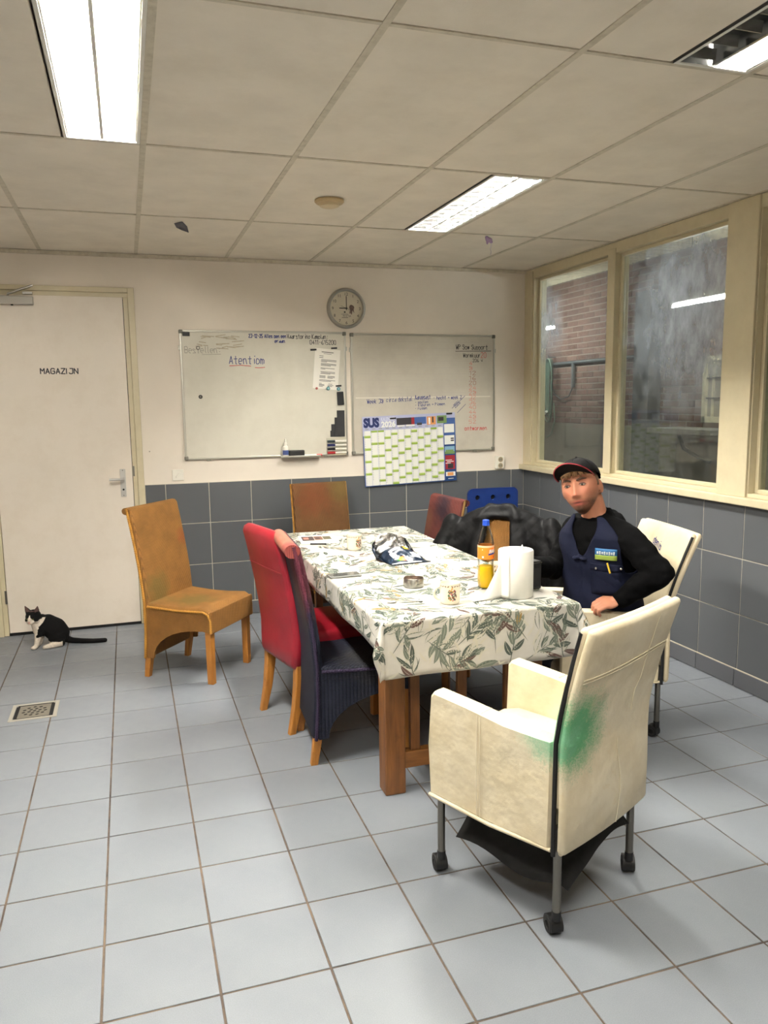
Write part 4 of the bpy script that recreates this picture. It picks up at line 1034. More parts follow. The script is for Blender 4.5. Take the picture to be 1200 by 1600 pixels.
# ------------------------------------------------------------------ cream leather armchairs on castors
M_thread = mat('cream thread', (214, 204, 178), .7)
M_leg = mat('brushed leg steel', (128, 124, 116), .3, 1.)
M_zip = mat('black zip', (10, 10, 11), .7)
def caster(root, x, y, a):
    c = empty('castor', (0, 0, 0)); bpy.data.objects.remove(c)
    bm = bmesh.new(); off = Vector((math.sin(a), -math.cos(a), 0)) * .018; ax = Vector((math.cos(a), math.sin(a), 0)); fw = Vector((math.sin(a), -math.cos(a), 0))
    ctr = Vector((x, y, .026)) + off
    bm2 = bmesh.new()
    # hood: half drum over the wheels
    prof = []
    for i in range(13):
        t = math.radians(-20 + 220 * i / 12); prof.append((math.cos(t) * .029, math.sin(t) * .031))
    A = []
    for s in (-.019, .019): A.append([bm2.verts.new(ctr + ax * s + fw * p[0] + Vector((0, 0, p[1]))) for p in prof])
    for i in range(12): bm2.faces.new((A[0][i], A[0][i + 1], A[1][i + 1], A[1][i]))
    bm2.faces.new(A[0]); bm2.faces.new(A[1])
    b_tube(bm2, [(x, y, .05), (x, y, .078)], .014, 12)
    hd = smooth_angle(from_bm('castor', bm2, M_black, root), 45)
    for s in (-1, 1):
        w = bmesh.new(); b_lathe(w, [(0, 0), (.017, .0), (.024, .002), (.0258, .006), (.024, .0125), (.012, .0135), (.010, .011), (0, .011)], 24)
        z = ax * s; M_ = Matrix.Translation(ctr + ax * s * .008) @ z.to_track_quat('Z', 'Y').to_matrix().to_4x4()
        bmesh.ops.transform(w, matrix=M_, verts=w.verts); smooth_angle(from_bm('castor_wheel', w, M_rubber, hd), 40)
def armchair(label, loc, rz, m, spins, lining=False, lean=.088):
    r = empty('armchair', loc, rz); tag(r, label, 'armchair', 'cream leather armchairs on castors')
    w, d, zb = .48, .51, .272; at = .066
    for s in (-1, 1):
        # arm: thick leather slab, a little uneven
        poly = [(-.212, zb + .003), (0, zb - .002), (.255, zb + .006), (.256, .45), (.25, .61), (.235, .628), (.1, .618), (-.05, .603), (-.16, .598), (-.214, .6), (-.216, .45)]
        bm = bmesh.new(); nx = 6
        rings = []
        for i in range(nx + 1):
            t = i / nx; x = s * (w / 2 - at * (1 - t)) if s > 0 else s * (w / 2 - at * t)
            e = 1 - (abs(2 * t - 1)) ** 6; c_ = (.02, .45); k_ = .965 + .035 * e ** .5
            rings.append([(x + s * .005 * math.sin(p[0] * 17 + p[1] * 23) * (1 if (t > .5) == (s > 0) else 0), c_[0] + (p[0] - c_[0]) * k_, c_[1] + (p[1] - c_[1]) * k_) for p in poly])
        b_loft(bm, rings)
        bmesh.ops.subdivide_edges(bm, edges=bm.edges, cuts=1, use_grid_fill=True)
        a = smooth_angle(from_bm('arm', bm, m, r), 42)
        xo = s * (w / 2 + .0015)
        for dy in (-.006, .006): tube('seam', [(xo, .045 + dy, zb), (xo + s * .003, .045 + dy, .45), (xo, .045 + dy, .6), (s * (w / 2 - .008), .045 + dy, .612), (s * (w / 2 - at + .01), .045 + dy, .613)], .0013, M_thread, a, 5)
        tube('piping', [(s * (w / 2 - .004), -.215, zb + .002), (s * (w / 2 + .002), 0, zb - .003), (s * (w / 2 - .002), .25, zb + .005)], .0065, m, a, 8)
        # zip gap between arm cover and back cover
        P_ = [(-.224, zb - .01), (-.226, .45), (-.228, .6)] + [(-.23 - lean * t ** 1.25 + .012 * t, .6 + .345 * t) for t in (.25, .5, .75, .97)]
        tube('zip', [(s * (w / 2 - .001 + .004 * i / 6), y, z) for i, (y, z) in enumerate(P_)], .007, M_zip, r, 6)
    th = .052
    ln = [(-.236, zb), (-.238, .4), (-.236, .52), (-.238, .6)] + [(-.238 - lean * t ** 1.25, .6 + .348 * t) for t in (.2, .4, .6, .8, 1.)]
    # rear cover and front cover: two leather skins with the zip between
    bm = bmesh.new(); b_slab(bm, [(y - .011, z, w + .004 + (.018 * max(0, i - 3) / 5), .026) for i, (y, z) in enumerate(ln)], .011, True, -.012)
    bk = smooth_angle(from_bm('back_cover', bm, m, r), 50)
    bm = bmesh.new(); b_slab(bm, [(y + .013, z, w - .006 + (.016 * max(0, i - 2) / 5), .026) for i, (y, z) in enumerate(ln) if z > .39], .011, True, -.012)
    bf = smooth_angle(from_bm('backrest', bm, m, r), 50)
    rear = lambda x, z: (x, np.interp(z, [p[1] for p in ln], [p[0] for p in ln]) - .026 - .012 * (1 - (2 * x / w) ** 2), z)
    for dz in (-.005, .005): tube('seam', [rear(x, .80 + dz + .006 * math.sin(x * 9)) for x in np.linspace(-.235, .235, 14)], .0013, M_thread, bk, 5)
    tube('seam', [rear(.085 + (.02 if z > .7 else 0) - .02 * (z < .6) - .02 * (z - .6), z) for z in np.linspace(.93, .62, 10)], .0013, M_thread, bk, 5)
    tube('seam', [rear(.03 + .012 * math.sin(z * 20), z) for z in np.linspace(.55, .28, 10)], .0013, M_thread, bk, 5)
    tube('piping', [(x, -.245 - .012 * (1 - (2 * x / w) ** 2), zb + .004) for x in np.linspace(-.236, .236, 10)], .0075, m, bk, 8)
    # seat cushion and front panel
    bm = bmesh.new(); R_ = []; ww = w - 2 * at + .004
    for t in np.linspace(0, 1, 9):
        y = -.222 + .47 * t
        R_.append([(px, y, .425 + pz + (.014 * (1 - (2 * px / ww) ** 2) * (1 - .5 * t) if pz > 0 else 0) - (.02 * max(0, (t - .85) / .15) ** 2 if pz > 0 else 0)) for px, pz in rrect(ww, .09, .018, 4)])
    b_loft(bm, R_); smooth_angle(from_bm('seat', bm, m, r), 50)
    bounds('front_panel', -ww / 2, ww / 2, .225, .245, zb + .004, .4, m, r, .006)
    for sx in (-1, 1):
        for sy in (-1, 1):
            x, y = sx * .212, sy * .222
            tube('leg', [(x, y, .062), (x, y, .34)], .0125, M_leg, r, 14)
            caster(r, x, y, spins[(sx + 1) + (sy + 1) // 2])
    if lining:
        # torn black lining hanging out under the seat
        V = []; F_ = []; nu, nv = 16, 14
        for i in range(nu + 1):
            for j in range(nv + 1):
                u, v = i / nu, j / nv
                x = -.185 + .375 * u; y = .20 - .43 * v
                lo = .115 + .02 * math.sin(v * 7) - .02 * (v > .93)
                s_ = max(0, 1 - u / .5); z = .268 - (.268 - lo) * s_ ** 1.2 - .075 * max(0, (v - .72) / .28) ** 1.5 * (1 - s_) - .012 * math.sin(u * 8 + v * 5)
                x += .02 * s_
                V.append((x, y, z))
        for i in range(nu):
            for j in range(nv): a = i * (nv + 1) + j; F_.append((a, a + 1, a + nv + 2, a + nv + 1))
        o = pydata('torn_lining', V, F_, mat('black dust cover fabric', (26, 26, 26), .95, var=.3, vs=30), r, True)
        md = o.modifiers.new('s', 'SOLIDIFY'); md.thickness = .002
    return r, rear
M_cream = leather('cream leather', (220, 209, 182), (204, 190, 158), 9, .5, .5,
                  [((-.2, -.27, .63), .15, (50, 148, 94), .9, 1.0), ((-.24, -.19, .62), .10, (150, 205, 170), .6, .5), ((.17, .1, .55), .09, (226, 178, 150), .5, .4), ((.17, .0, .58), .02, (150, 130, 70), .6, .3)], (206, 186, 142))
M_cream2 = leather('cream leather of the far chair', (222, 208, 178), (206, 192, 160), 7, .5, .3, [((.1, -.24, .66), .05, (120, 96, 78), .6, .3)], (200, 182, 144))
AC1, _ = armchair('cream leather armchair with a green paint stain on its back, nearest the viewer', (1.645, .512, 0), math.radians(26.4), M_cream, {0: 2.6, 1: 2.6, 2: 2.2, 3: 2.6}, True)
AC2, rr = armchair('cream leather armchair in which the man sits', (2.502, 1.510, 0), math.radians(80.2), M_cream2, {0: 2.2, 1: 1.0, 2: 1.0, 3: 2}, lean=.13)
ls, L = strokes('denis', .03, .2); k_ = .095 / L
fr_y = lambda z: -.238 - .13 * max(0, (z - .6) / .348) ** 1.25 + .0295
pen('handwriting', [[(p[0] * k_, p[1]) for p in l] for l in ls], .004, M_inkblue, AC2, lambda u, v: (.055 - u, fr_y(.862 + v - u * .25) - .012 * (1 - (2 * (.055 - u) / .48) ** 2) + .0006, .862 + v - u * .25))

# ------------------------------------------------------------------ blue plastic chair in the corner
M_blue = mat('blue plastic', (14, 42, 104), .4, var=.08, vs=20)
bc = empty('blue_chair', (3.05, 3.56, 0), PI - .05); tag(bc, 'blue plastic chair with three round holes in its back, in the corner', 'chair')
def holed():
    bm = bmesh.new(); b_prism(bm, [(p[0], p[1] + .74) for p in rrect(.41, .29, .045, 6)], 'y', -.009, .009)
    me = bpy.data.meshes.new('t'); bmesh.ops.recalc_face_normals(bm, faces=bm.faces); bm.to_mesh(me); bm.free(); o = bpy.data.objects.new('t', me); COL.objects.link(o)
    bm = bmesh.new()
    for x in (-.125, 0, .125): b_tube(bm, [(x, -.05, .815), (x, .05, .815)], .019, 20)
    bmesh.ops.recalc_face_normals(bm, faces=bm.faces); mc = bpy.data.meshes.new('c'); bm.to_mesh(mc); bm.free(); c = bpy.data.objects.new('c', mc); COL.objects.link(c)
    md = o.modifiers.new('b', 'BOOLEAN'); md.object = c; md.operation = 'DIFFERENCE'; md.solver = 'EXACT'
    m2 = bpy.data.meshes.new_from_object(o.evaluated_get(bpy.context.evaluated_depsgraph_get())); bpy.data.objects.remove(o); bpy.data.objects.remove(c); return m2
o = link('backrest', holed(), M_blue, bc); smooth_angle(o, 40); o.location = (0, -.2, 0); o.rotation_euler = (.0, 0, 0)
bounds('hole_shade_strip', -.165, .165, -.2195, -.2105, .785, .845, M_dark, bc)  # added black strip, stands in for the darkness seen through the holes
slab('seat', [(-.19, .44, .41, .02), (0, .435, .41, .02), (.2, .44, .40, .02)], M_blue, bc, .009)
for s in (-1, 1):
    tube('leg', [(s * .19, .19, 0), (s * .17, .17, .43)], .012, M_dsteel, bc); tube('leg', [(s * .19, -.2, 0), (s * .17, -.18, .43), (s * .165, -.205, .62), (s * .165, -.214, .68)], .012, M_dsteel, bc)

# ================================================================== TABLE AND CLOTH
TX0, TX1, TY0, TY1, TZ = 1.275, 2.09, .985, 3.03, .757
tb = empty('dining_table', ((TX0 + TX1) / 2, (TY0 + TY1) / 2, 0)); tag(tb, 'long brown wooden table under the leaf-patterned cloth', 'table')
ox, oy = tb.location.x, tb.location.y
bounds('tabletop', TX0 - ox, TX1 - ox, TY0 - oy, TY1 - oy, TZ - .035, TZ, M_oak, tb, .004)
LX = ((1.338, 1.424), (1.942, 2.028)); LY = ((1.152, 1.236), (2.78, 2.865))
for a in LX:
    for b in LY: bounds('leg', a[0] - ox, a[1] - ox, b[0] - oy, b[1] - oy, 0, TZ - .035, M_oak, tb, .006)
for b in LY:
    c = (b[0] + b[1]) / 2 - oy
    bounds('stretcher', LX[0][1] - ox, LX[1][0] - ox, c - .022, c + .022, .095, .162, M_oakx, tb, .003); bounds('apron', LX[0][1] - ox, LX[1][0] - ox, c - .012, c + .012, TZ - .125, TZ - .035, M_oakx, tb)
    for x in (1.475, 1.68, 1.89): bounds('baluster', x - .02 - ox, x + .02 - ox, c - .012, c + .012, .162, TZ - .125, M_oak, tb, .002)
for a in LX: bounds('apron', (a[0] + a[1]) / 2 - .012 - ox, (a[0] + a[1]) / 2 + .012 - ox, LY[0][1] - oy, LY[1][0] - oy, TZ - .125, TZ - .035, M_oak, tb)

CZ = TZ + .004
OV = dict(x0=.105, x1=.235, y0=.205, y1=.10)      # overhang on each side
EX0, EX1, EY0, EY1 = TX0 - .004, TX1 + .004, TY0 - .004, TY1 + .004
def hang(a, L):
    """distance a beyond an edge -> (outwards, downwards)"""
    r = .012; q = r * PI / 2
    if a <= 0: return 0., 0.
    if a < q: t = a / r; return r * math.sin(t), r * (1 - math.cos(t))
    return r + .05 * (a - q), r + (a - q)
def cloth(u, v):
    """unfolded cloth coordinates (table plane) -> point in space"""
    cx = min(max(u, EX0 + .012), EX1 - .012); cy = min(max(v, EY0 + .012), EY1 - .012)
    ax, ay = u - cx, v - cy; d = math.hypot(ax, ay)
    o, dn = hang(d, 0)
    if d < 1e-9: x, y = u, v
    else:
        nx, ny = ax / d, ay / d
        both = min(abs(nx), abs(ny)) * 1.414
        o2 = o + both * (.05 * min(1, dn / .12))
        wav = .005 * math.sin(u * 19 + v * 3) * min(1, dn / .08) if abs(ny) > .5 else .0035 * math.sin(v * 13 + 1) * min(1, dn / .08)
        x, y = cx + nx * (o2 + wav * abs(nx)), cy + ny * (o2 + wav * abs(ny))
    w = 0.0008 * math.sin(u * 11 + v * 4) + .0008 * math.sin(v * 9 - u * 5) if d < 1e-9 else 0
    return Vector((x, y, CZ - dn * (1 - .12 * (min(abs(ax), abs(ay)) > .001) * min(1, min(abs(ax), abs(ay)) / .1)) + w))
def axis(a0, a1, e0, e1, step):
    P_ = set(np.round(np.arange(a0, a1 + 1e-6, step), 4)) | {a0, a1}
    for e in (e0 + .012, e1 - .012):
        s = 1 if e > (a0 + a1) / 2 else -1
        P_ |= {round(e + s * q, 4) for q in (0, .004, .008, .012, .016, .02)}
    return sorted(P_)
U = axis(EX0 - OV['x0'], EX1 + OV['x1'], EX0, EX1, .022); Vv = axis(EY0 - OV['y0'], EY1 + OV['y1'], EY0, EY1, .022)
vv = [cloth(u, v) for u in U for v in Vv]; nV = len(Vv)
ff = [(i * nV + j, (i + 1) * nV + j, (i + 1) * nV + j + 1, i * nV + j + 1) for i in range(len(U) - 1) for j in range(nV - 1)]
tc = pydata('tablecloth', vv, ff, mat('pale cloth', (188, 185, 177), .75, var=.05, vs=26, bump=.08, bs=500, bd=.0005), None, True)
tag(tc, 'white tablecloth printed with grey-green leaf sprigs', 'tablecloth')
md = tc.modifiers.new('s', 'SOLIDIFY'); md.thickness = .0015; md.offset = -1
# printed sprigs: curved leaves laid on the cloth surface
PM = [mat('print grey green', (108, 116, 104), .8), mat('print dark green', (70, 80, 72), .8), mat('print ochre', (146, 120, 70), .8), mat('print brown', (88, 68, 62), .8), mat('print pale grey', (190, 186, 170), .8)]
PV = []; PF = []; PI_ = []
u0, u1, v0, v1 = U[0] + .003, U[-1] - .003, Vv[0] + .003, Vv[-1] - .003
def surf(u, v, e=.0009):
    u = min(max(u, u0), u1); v = min(max(v, v0), v1); h = .002
    p = cloth(u, v); a = cloth(u + h, v) - cloth(u - h, v); b = cloth(u, v + h) - cloth(u, v - h); n = a.cross(b)
    if n.length > 1e-12: n.normalize()
    return p + n * e
def leaf(u, v, ang, L, wd, curve, mi, outline=False):
    n = 7; cl_ = []
    x, y, a = u, v, ang
    for i in range(n + 1):
        cl_.append((x, y, a)); a += curve / n; x += math.cos(a) * L / n; y += math.sin(a) * L / n
    inside = sum(1 for c in cl_ if u0 < c[0] < u1 and v0 < c[1] < v1)
    if inside < 3: return
    Wd = [wd * math.sin(PI * (i / n) ** .8) ** .8 for i in range(n + 1)]
    def strip(fa, fb, mi):
        b = len(PV)
        for (x, y, a), w in zip(cl_, Wd):
            nx, ny = -math.sin(a), math.cos(a)
            for f in (fa, fb): PV.append(surf(x + nx * w * f, y + ny * w * f))
        for i in range(n): PF.append((b + 2 * i, b + 2 * i + 1, b + 2 * i + 3, b + 2 * i + 2)); PI_.append(mi)
    if outline: strip(-1, -.72, mi); strip(.72, 1, mi)
    else: strip(-1, -.06, mi); strip(.06, .9, mi)
rs = random.Random(11)
def sprig(u, v, ang, s):
    """feathered sprig: leaves set alternately on a bent stem, curling towards its tip"""
    k = rs.choice((6, 7, 8)); stem = s * .115; bend = rs.uniform(-.5, .5)
    x, y, a = u, v, ang
    for i in range(k):
        t = i / (k - 1); side = -1 if i % 2 else 1
        a = ang + bend * t; x = u + math.cos(a) * stem * t; y = v + math.sin(a) * stem * t
        la = a + side * (1.0 - .72 * t) + rs.uniform(-.12, .12)
        mi = rs.choices((0, 1, 2, 3), (6, 4, 1, 1.2))[0]; L_ = s * rs.uniform(.062, .09) * (1 - .2 * t)
        leaf(x, y, la, L_, s * rs.uniform(.0085, .0125), -side * rs.uniform(.2, .9), mi, rs.random() < .22)
        if rs.random() < .75: leaf(x, y, la + side * .26, L_ * .95, .0024, -side * .6, 1 if rs.random() < .5 else 4)
        if rs.random() < .4: leaf(x, y, la - side * .24, L_ * .85, .0028, -side * .6, 4)
    leaf(u - math.cos(ang) * stem * .45, v - math.sin(ang) * stem * .45, ang, stem * 1.3, .0018, bend * .6, 1)
gy = v0 + .01
row = 0
while gy < v1 + .05:
    gx_ = u0 + (.061 if row % 2 else .0)
    while gx_ < u1 + .05:
        sprig(gx_ + rs.uniform(-.02, .02), gy + rs.uniform(-.02, .02), rs.choice((.9, 2.2, -.8, -2.3, 1.5)) + rs.uniform(-.4, .4), rs.uniform(.9, 1.2)); gx_ += .122
    gy += .098; row += 1
for _ in range(900): leaf(rs.uniform(u0, u1), rs.uniform(v0, v1), rs.uniform(0, 6.28), .05, .0045, rs.uniform(-1, 1), 4)
lp = pydata('leaf_print', PV, PF, PM[0], tc)
for q in PM[1:]: lp.data.materials.append(q)
lp.data.polygons.foreach_set('material_index', PI_); lp['kind'] = 'stuff'
# ================================================================== ON THE TABLE
TT = CZ + .0018
M_mug = mat('cream glazed stoneware', (232, 222, 200), .25, coat=.4)
M_mugb = mat('mug brown ornament', (120, 84, 58), .5); M_mugr = mat('mug red flower', (168, 70, 52), .5); M_mugg = mat('mug green leaf', (92, 110, 78), .5); M_mugo = mat('mug ochre fruit', (206, 150, 66), .5); M_mugp = mat('mug plum', (96, 62, 88), .5)
def on_cyl(r, th0):
    return lambda u, v: (r * math.cos(th0 + u / r), r * math.sin(th0 + u / r), v)
def mug(loc, hdir, pdir, label, r=.0395, h=.083):
    o = empty('mug', (loc[0], loc[1], TT)); tag(o, label, 'mug', 'cream mugs with fruit print')
    lathe('mug_body', [(0, .0), (r * .82, 0), (r * .92, .004), (r, .014), (r, h - .003), (r + .0006, h), (r - .003, h), (r - .004, h - .004), (r - .004, .01), (0, .007)], M_mug, o, 40)
    c, s = math.cos(hdir), math.sin(hdir)
    tube('handle', [(c * (r - .002 + .026 * math.sin(t)), s * (r - .002 + .026 * math.sin(t)), h * .5 + .026 * math.cos(t)) for t in np.linspace(.12, PI - .12, 12)], .0052, M_mug, o, 10)
    rr = random.Random(5); V = []; F_ = []; mi = []
    f = on_cyl(r + .0007, pdir)
    def disc(u, v, a, b, ang, k):
        n = 8; q = len(V); ca, sa = math.cos(ang), math.sin(ang)
        for i in range(n):
            x, y = a * math.cos(2 * PI * i / n), b * math.sin(2 * PI * i / n); V.append(f(u + x * ca - y * sa, v + x * sa + y * ca))
        F_.append(tuple(range(q, q + n))); mi.append(k)
    for i in range(22): disc(2 * PI * r * i / 22, h - .010, .0045, .002, .5 if i % 2 else -.5, 0)
    for i in range(40):
        a = rr.uniform(0, 2 * PI); d = rr.uniform(0, 1) ** .7; disc(.019 * d * math.cos(a), .042 + .024 * d * math.sin(a), rr.uniform(.0035, .0065), rr.uniform(.002, .0042), rr.uniform(0, 3), rr.choice((0, 1, 2, 2, 3, 4)))
    p = pydata('fruit_print', V, F_, M_mugb, o)
    for q in (M_mugr, M_mugg, M_mugo, M_mugp): p.data.materials.append(q)
    p.data.polygons.foreach_set('material_index', mi)
    return o
mug((1.612, 1.150), PI * .93, -1.75, 'cream fruit-print mug nearest the table front edge')
mug((1.567, 2.36), PI * .95, -1.2, 'cream fruit-print mug farthest away, beside the crisp bag and magazine')
mug((1.948, 1.415), .4, -1.95, 'cream fruit-print mug half hidden behind the orange drink bottle')

# tin ashtray
at_ = empty('ashtray', (1.577, 1.468, TT)); tag(at_, 'small round steel ashtray in the middle of the table', 'ashtray')
lathe('dish', [(0, 0), (.042, 0), (.0435, .002), (.0435, .036), (.0425, .0375), (.0412, .036), (.0412, .006), (0, .005)], M_steel, at_, 40)
lathe('ash', [(0, .012), (.025, .010), (.041, .0075)], mat('brown ash', (116, 84, 66), .95, var=.3, vs=120), at_, 24)
# spoon
sp_ = empty('teaspoon', (1.40, 1.235, TT), -.25); tag(sp_, 'steel teaspoon lying left of the nearest mug', 'spoon')
bm = bmesh.new(); b_ball(bm, (.0, 0, .0035), (.02, .0125, .0045)); smooth_angle(from_bm('bowl', bm, M_steel, sp_), 80)
tube('handle', [(.016, 0, .005), (.05, .0, .007), (.09, 0, .0045), (.122, 0, .003)], [.0022, .0018, .0026, .0034], M_steel, sp_, 8)
# phone
ph = empty('phone', (1.348, 1.762, TT), .03); tag(ph, 'grey smartphone lying flat at the left table edge', 'phone')
box('phone_body', (0, 0, .0045), (.148, .072, .008), mat('grey phone case', (118, 120, 116), .35), ph, .003); box('screen', (0, 0, .0087), (.14, .065, .0008), mat('dark screen', (70, 72, 70), .12, coat=.5), ph)
# magazine and pen
mg = empty('magazine', (1.455, 2.735, TT), -.12); tag(mg, 'open white magazine page with dark photographs at the far left of the table', 'magazine')
box('pages', (0, 0, .0015), (.21, .27, .003), M_paper, mg, .0006)
rects('photos', lay=(0, 0, 2e-5), items=[(-.09, -.02, -.04, .1, 0), (-.018, .03, -.03, .095, 1), (.033, .08, -.02, .09, 2), (-.08, -.05, .0, .07, 3), (-.01, .015, .01, .06, 0), (-.085, .05, -.06, -.05, 4), (-.085, .02, -.075, -.068, 4)],
      mats=[mat('photo dark', (66, 52, 50), .5), mat('photo brown', (120, 84, 66), .5), mat('photo olive', (96, 92, 70), .5), mat('photo pink', (170, 118, 104), .5), mat('print grey', (120, 118, 116), .6)], parent=mg, fn=lambda u, v: (u, v, .0033))
pn = tube('ballpoint', [(-.045, 0, 0), (.045, .0, 0)], .005, M_black, None, 8); pn.location = (1.42, 2.575, TT + .005); pn.rotation_euler = (0, 0, -.35); tag(pn, 'black pen lying at the near edge of the magazine', 'pen')
# black box behind the roll
bx_ = empty('black_box', (2.018, 1.245, TT), .25); tag(bx_, 'small black speaker box standing behind the paper roll', 'speaker')
box('case', (0, 0, .06), (.075, .05, .12), M_black, bx_, .006); box('trim_band', (0, 0, .112), (.0765, .0515, .002), M_dsteel, bx_); box('grille', (0, -.0255, .052), (.06, .002, .08), M_rubber, bx_)

# crisp bag -----------------------------------------------------------------
bg = empty('crisp_bag', (1.725, 1.90, TT), .09); tag(bg, 'crumpled open navy crisp bag with silver lining on the table', 'crisp bag')
k = NT('navy foil'); v = k.coord(); k.l(k.ramp(k.noise(v, 16, 4), [(.35, lin(9, 22, 40)), (.7, lin(16, 38, 60))]), k.b.inputs['Base Color']); k.set(k.b, Roughness=.3); k.bump(k.noise(v, 30, 4), .5, .01); M_bag = k.m
M_bagk = mat('black foil', (16, 17, 20), .28, bump=.5, bs=30, bd=.01); M_silv = mat('silver foil lining', (205, 205, 205), .22, .95, bump=.6, bs=45, bd=.012)
BW = .105
def bag_up(x, t, e=0.):
    """upper skin: x across, t from sealed near edge (0) to the open lip (1)"""
    q = x / BW; w = 1 - .10 * math.sin(t * PI)
    z = .004 + .058 * (1 - abs(q) ** 3) * math.sin(min(1, t / .75) * PI / 2) ** 1.2 - .012 * max(0, t - .7) / .3 * (1 - q * q)
    n_ = mnoise.noise_vector(Vector((x * 22, t * 5, 3.3))); j = min(1, t * 4) * .011
    return Vector((x * w + n_.x * j * .6 - .012 * t, .20 * t + n_.y * j + .025 * t * q, max(.0015, z + n_.z * j + e)))
def bag_lo(x, t):
    """rear skin curling up behind the lip, silver side to the viewer"""
    q = x / BW; s_ = t
    n_ = mnoise.noise_vector(Vector((x * 26, t * 6, 9.1))); j = .016 * min(1, t * 3)
    return Vector((x * (1 - .10 * s_) - .02 * s_ + n_.x * j, .10 + .13 * math.sin(s_ * 1.5) + n_.y * j, max(.001, .001 + .118 * s_ ** 1.5 * (1 - .35 * q * q) + n_.z * j)))
def sheet(nm, f_, nx, nt, m_, edge=None, mi2=None):
    V = [f_(-BW + 2 * BW * i / nx, j / nt) for j in range(nt + 1) for i in range(nx + 1)]
    o = pydata(nm, V, [(j * (nx + 1) + i, j * (nx + 1) + i + 1, (j + 1) * (nx + 1) + i + 1, (j + 1) * (nx + 1) + i) for j in range(nt) for i in range(nx)], m_, bg, True)
    if mi2: o.data.materials.append(mi2); o.data.polygons.foreach_set('material_index', [1 if edge(i, j) else 0 for j in range(nt) for i in range(nx)])
    o.modifiers.new('s', 'SOLIDIFY').thickness = .0009; return o
sheet('front_skin', bag_up, 20, 22, M_bag, lambda i, j: j > 17 or (i > 17 and j < 12), M_bagk)
sheet('silver_lining', bag_lo, 20, 18, M_silv, lambda i, j: i < 2 or i > 18, M_bagk)
sheet('rear_skin', lambda x, t: Vector((x, .10 * t, .0012)), 4, 4, M_bagk)
for s_ in (-1, 1):      # folded sides joining the two skins
    V = []
    for j in range(13):
        t = j / 12; p = bag_up(s_ * BW, .45 + .5 * t); q = bag_lo(s_ * BW, t)
        V += [p, (p + q) / 2 + Vector((s_ * .012, 0, .006)), q]
    pydata('side_fold', V, [(3 * j + i, 3 * j + i + 1, 3 * j + i + 4, 3 * j + i + 3) for j in range(12) for i in range(2)], M_bagk if s_ > 0 else M_bag, bg, True).modifiers.new('s', 'SOLIDIFY').thickness = .0009
bp = lambda x, t, e=.0018: tuple(bag_up(x, t, e))
def bagrect(x0, x1, t0, t1, m_, nm='print', n=5):
    V = [bp(x0 + (x1 - x0) * i / n, t0 + (t1 - t0) * j / n) for j in range(n + 1) for i in range(n + 1)]
    pydata(nm, V, [(j * (n + 1) + i, j * (n + 1) + i + 1, (j + 1) * (n + 1) + i + 1, (j + 1) * (n + 1) + i) for j in range(n) for i in range(n)], m_, bg, True)
M_bw = mat('bag white print', (214, 218, 220), .4); M_bo = mat('bag yellow print', (232, 176, 52), .4)
bagrect(.032, .075, .17, .42, M_bw); bagrect(-.075, -.058, .3, .55, M_bw); bagrect(-.058, -.048, .3, .5, M_bw); bagrect(-.07, .0, .56, .68, M_bw); bagrect(.02, .05, .52, .7, M_bo)
for q, c in enumerate(((40, 130, 70), (130, 180, 60), (240, 200, 50), (236, 140, 40), (220, 70, 40))): bagrect(-.062 + .0095 * q, -.0525 + .0095 * q, .13, .25, mat('score colour %d' % q, c, .4), 'score_bar')
bagrect(-.003, .006, .18, .25, M_bw); bagrect(-.1, .06, .01, .05, M_bw, 'seal_edge', 8)

# drink bottle ---------------------------------------------------------------
bt = empty('drink_bottle', (1.853, 1.335, TT)); tag(bt, 'half-full plastic bottle of orange drink lettered FANTA with blue cap', 'bottle')
k = NT('clear bottle plastic'); t_ = k.n('ShaderNodeBsdfTransparent'); t_.inputs[0].default_value = (.95, .96, .95, 1); g_ = k.n('ShaderNodeBsdfGlossy'); g_.inputs['Roughness'].default_value = .06; f_ = k.n('ShaderNodeFresnel'); f_.inputs[0].default_value = 1.3; x_ = k.n('ShaderNodeMixShader'); k.l(k.math('MULTIPLY', f_.outputs[0], .5), x_.inputs[0]); k.l(t_.outputs[0], x_.inputs[1]); k.l(g_.outputs[0], x_.inputs[2]); k.l(x_.outputs[0], k.out.inputs['Surface']); k.N.remove(k.b); M_pet = k.m
k = NT('orange drink'); k.b.inputs['Base Color'].default_value = lin(255, 204, 8); k.set(k.b, Roughness=.3); M_drink = k.m
prof = [(0, .004), (.022, .002), (.029, .0), (.033, .012), (.0355, .04), (.034, .075), (.0335, .1), (.0345, .125), (.0345, .185), (.032, .205), (.026, .228), (.018, .25), (.0135, .262), (.0135, .272)]
lathe('bottle_shell', prof + [(r - .0009, z) for r, z in prof[::-1]][:-1], M_pet, bt, 40, ang=70)
lathe('drink', [(0, .006), (.0215, .0045), (.0282, .004), (.0318, .013), (.0343, .04), (.0328, .075), (.0324, .093), (0, .093)], M_drink, bt, 40, ang=50)
lathe('label', [(.0349, .126), (.0351, .127), (.0351, .1825), (.0349, .1835)], mat('orange label', (238, 132, 34), .4), bt, 48)
lathe('label_stripe', [(.0353, .176), (.0353, .184)], mat('label peach stripe', (240, 190, 150), .4), bt, 48)
cp = lathe('cap', [(0, .289), (.0125, .289), (.0142, .287), (.0145, .272), (.0148, .27), (.0148, .266), (0, .266)], mat('blue cap', (28, 72, 180), .4), bt, 28)
v, f = text_pts('FANTA', .02, .0009, .15); fc = on_cyl(.0357, -1.62); fb = on_cyl(.0355, -1.62)
pydata('lettering', [fc(p[0] * .95, .152 + p[1] + p[0] * .08) for p in v], f, M_bw, bt)
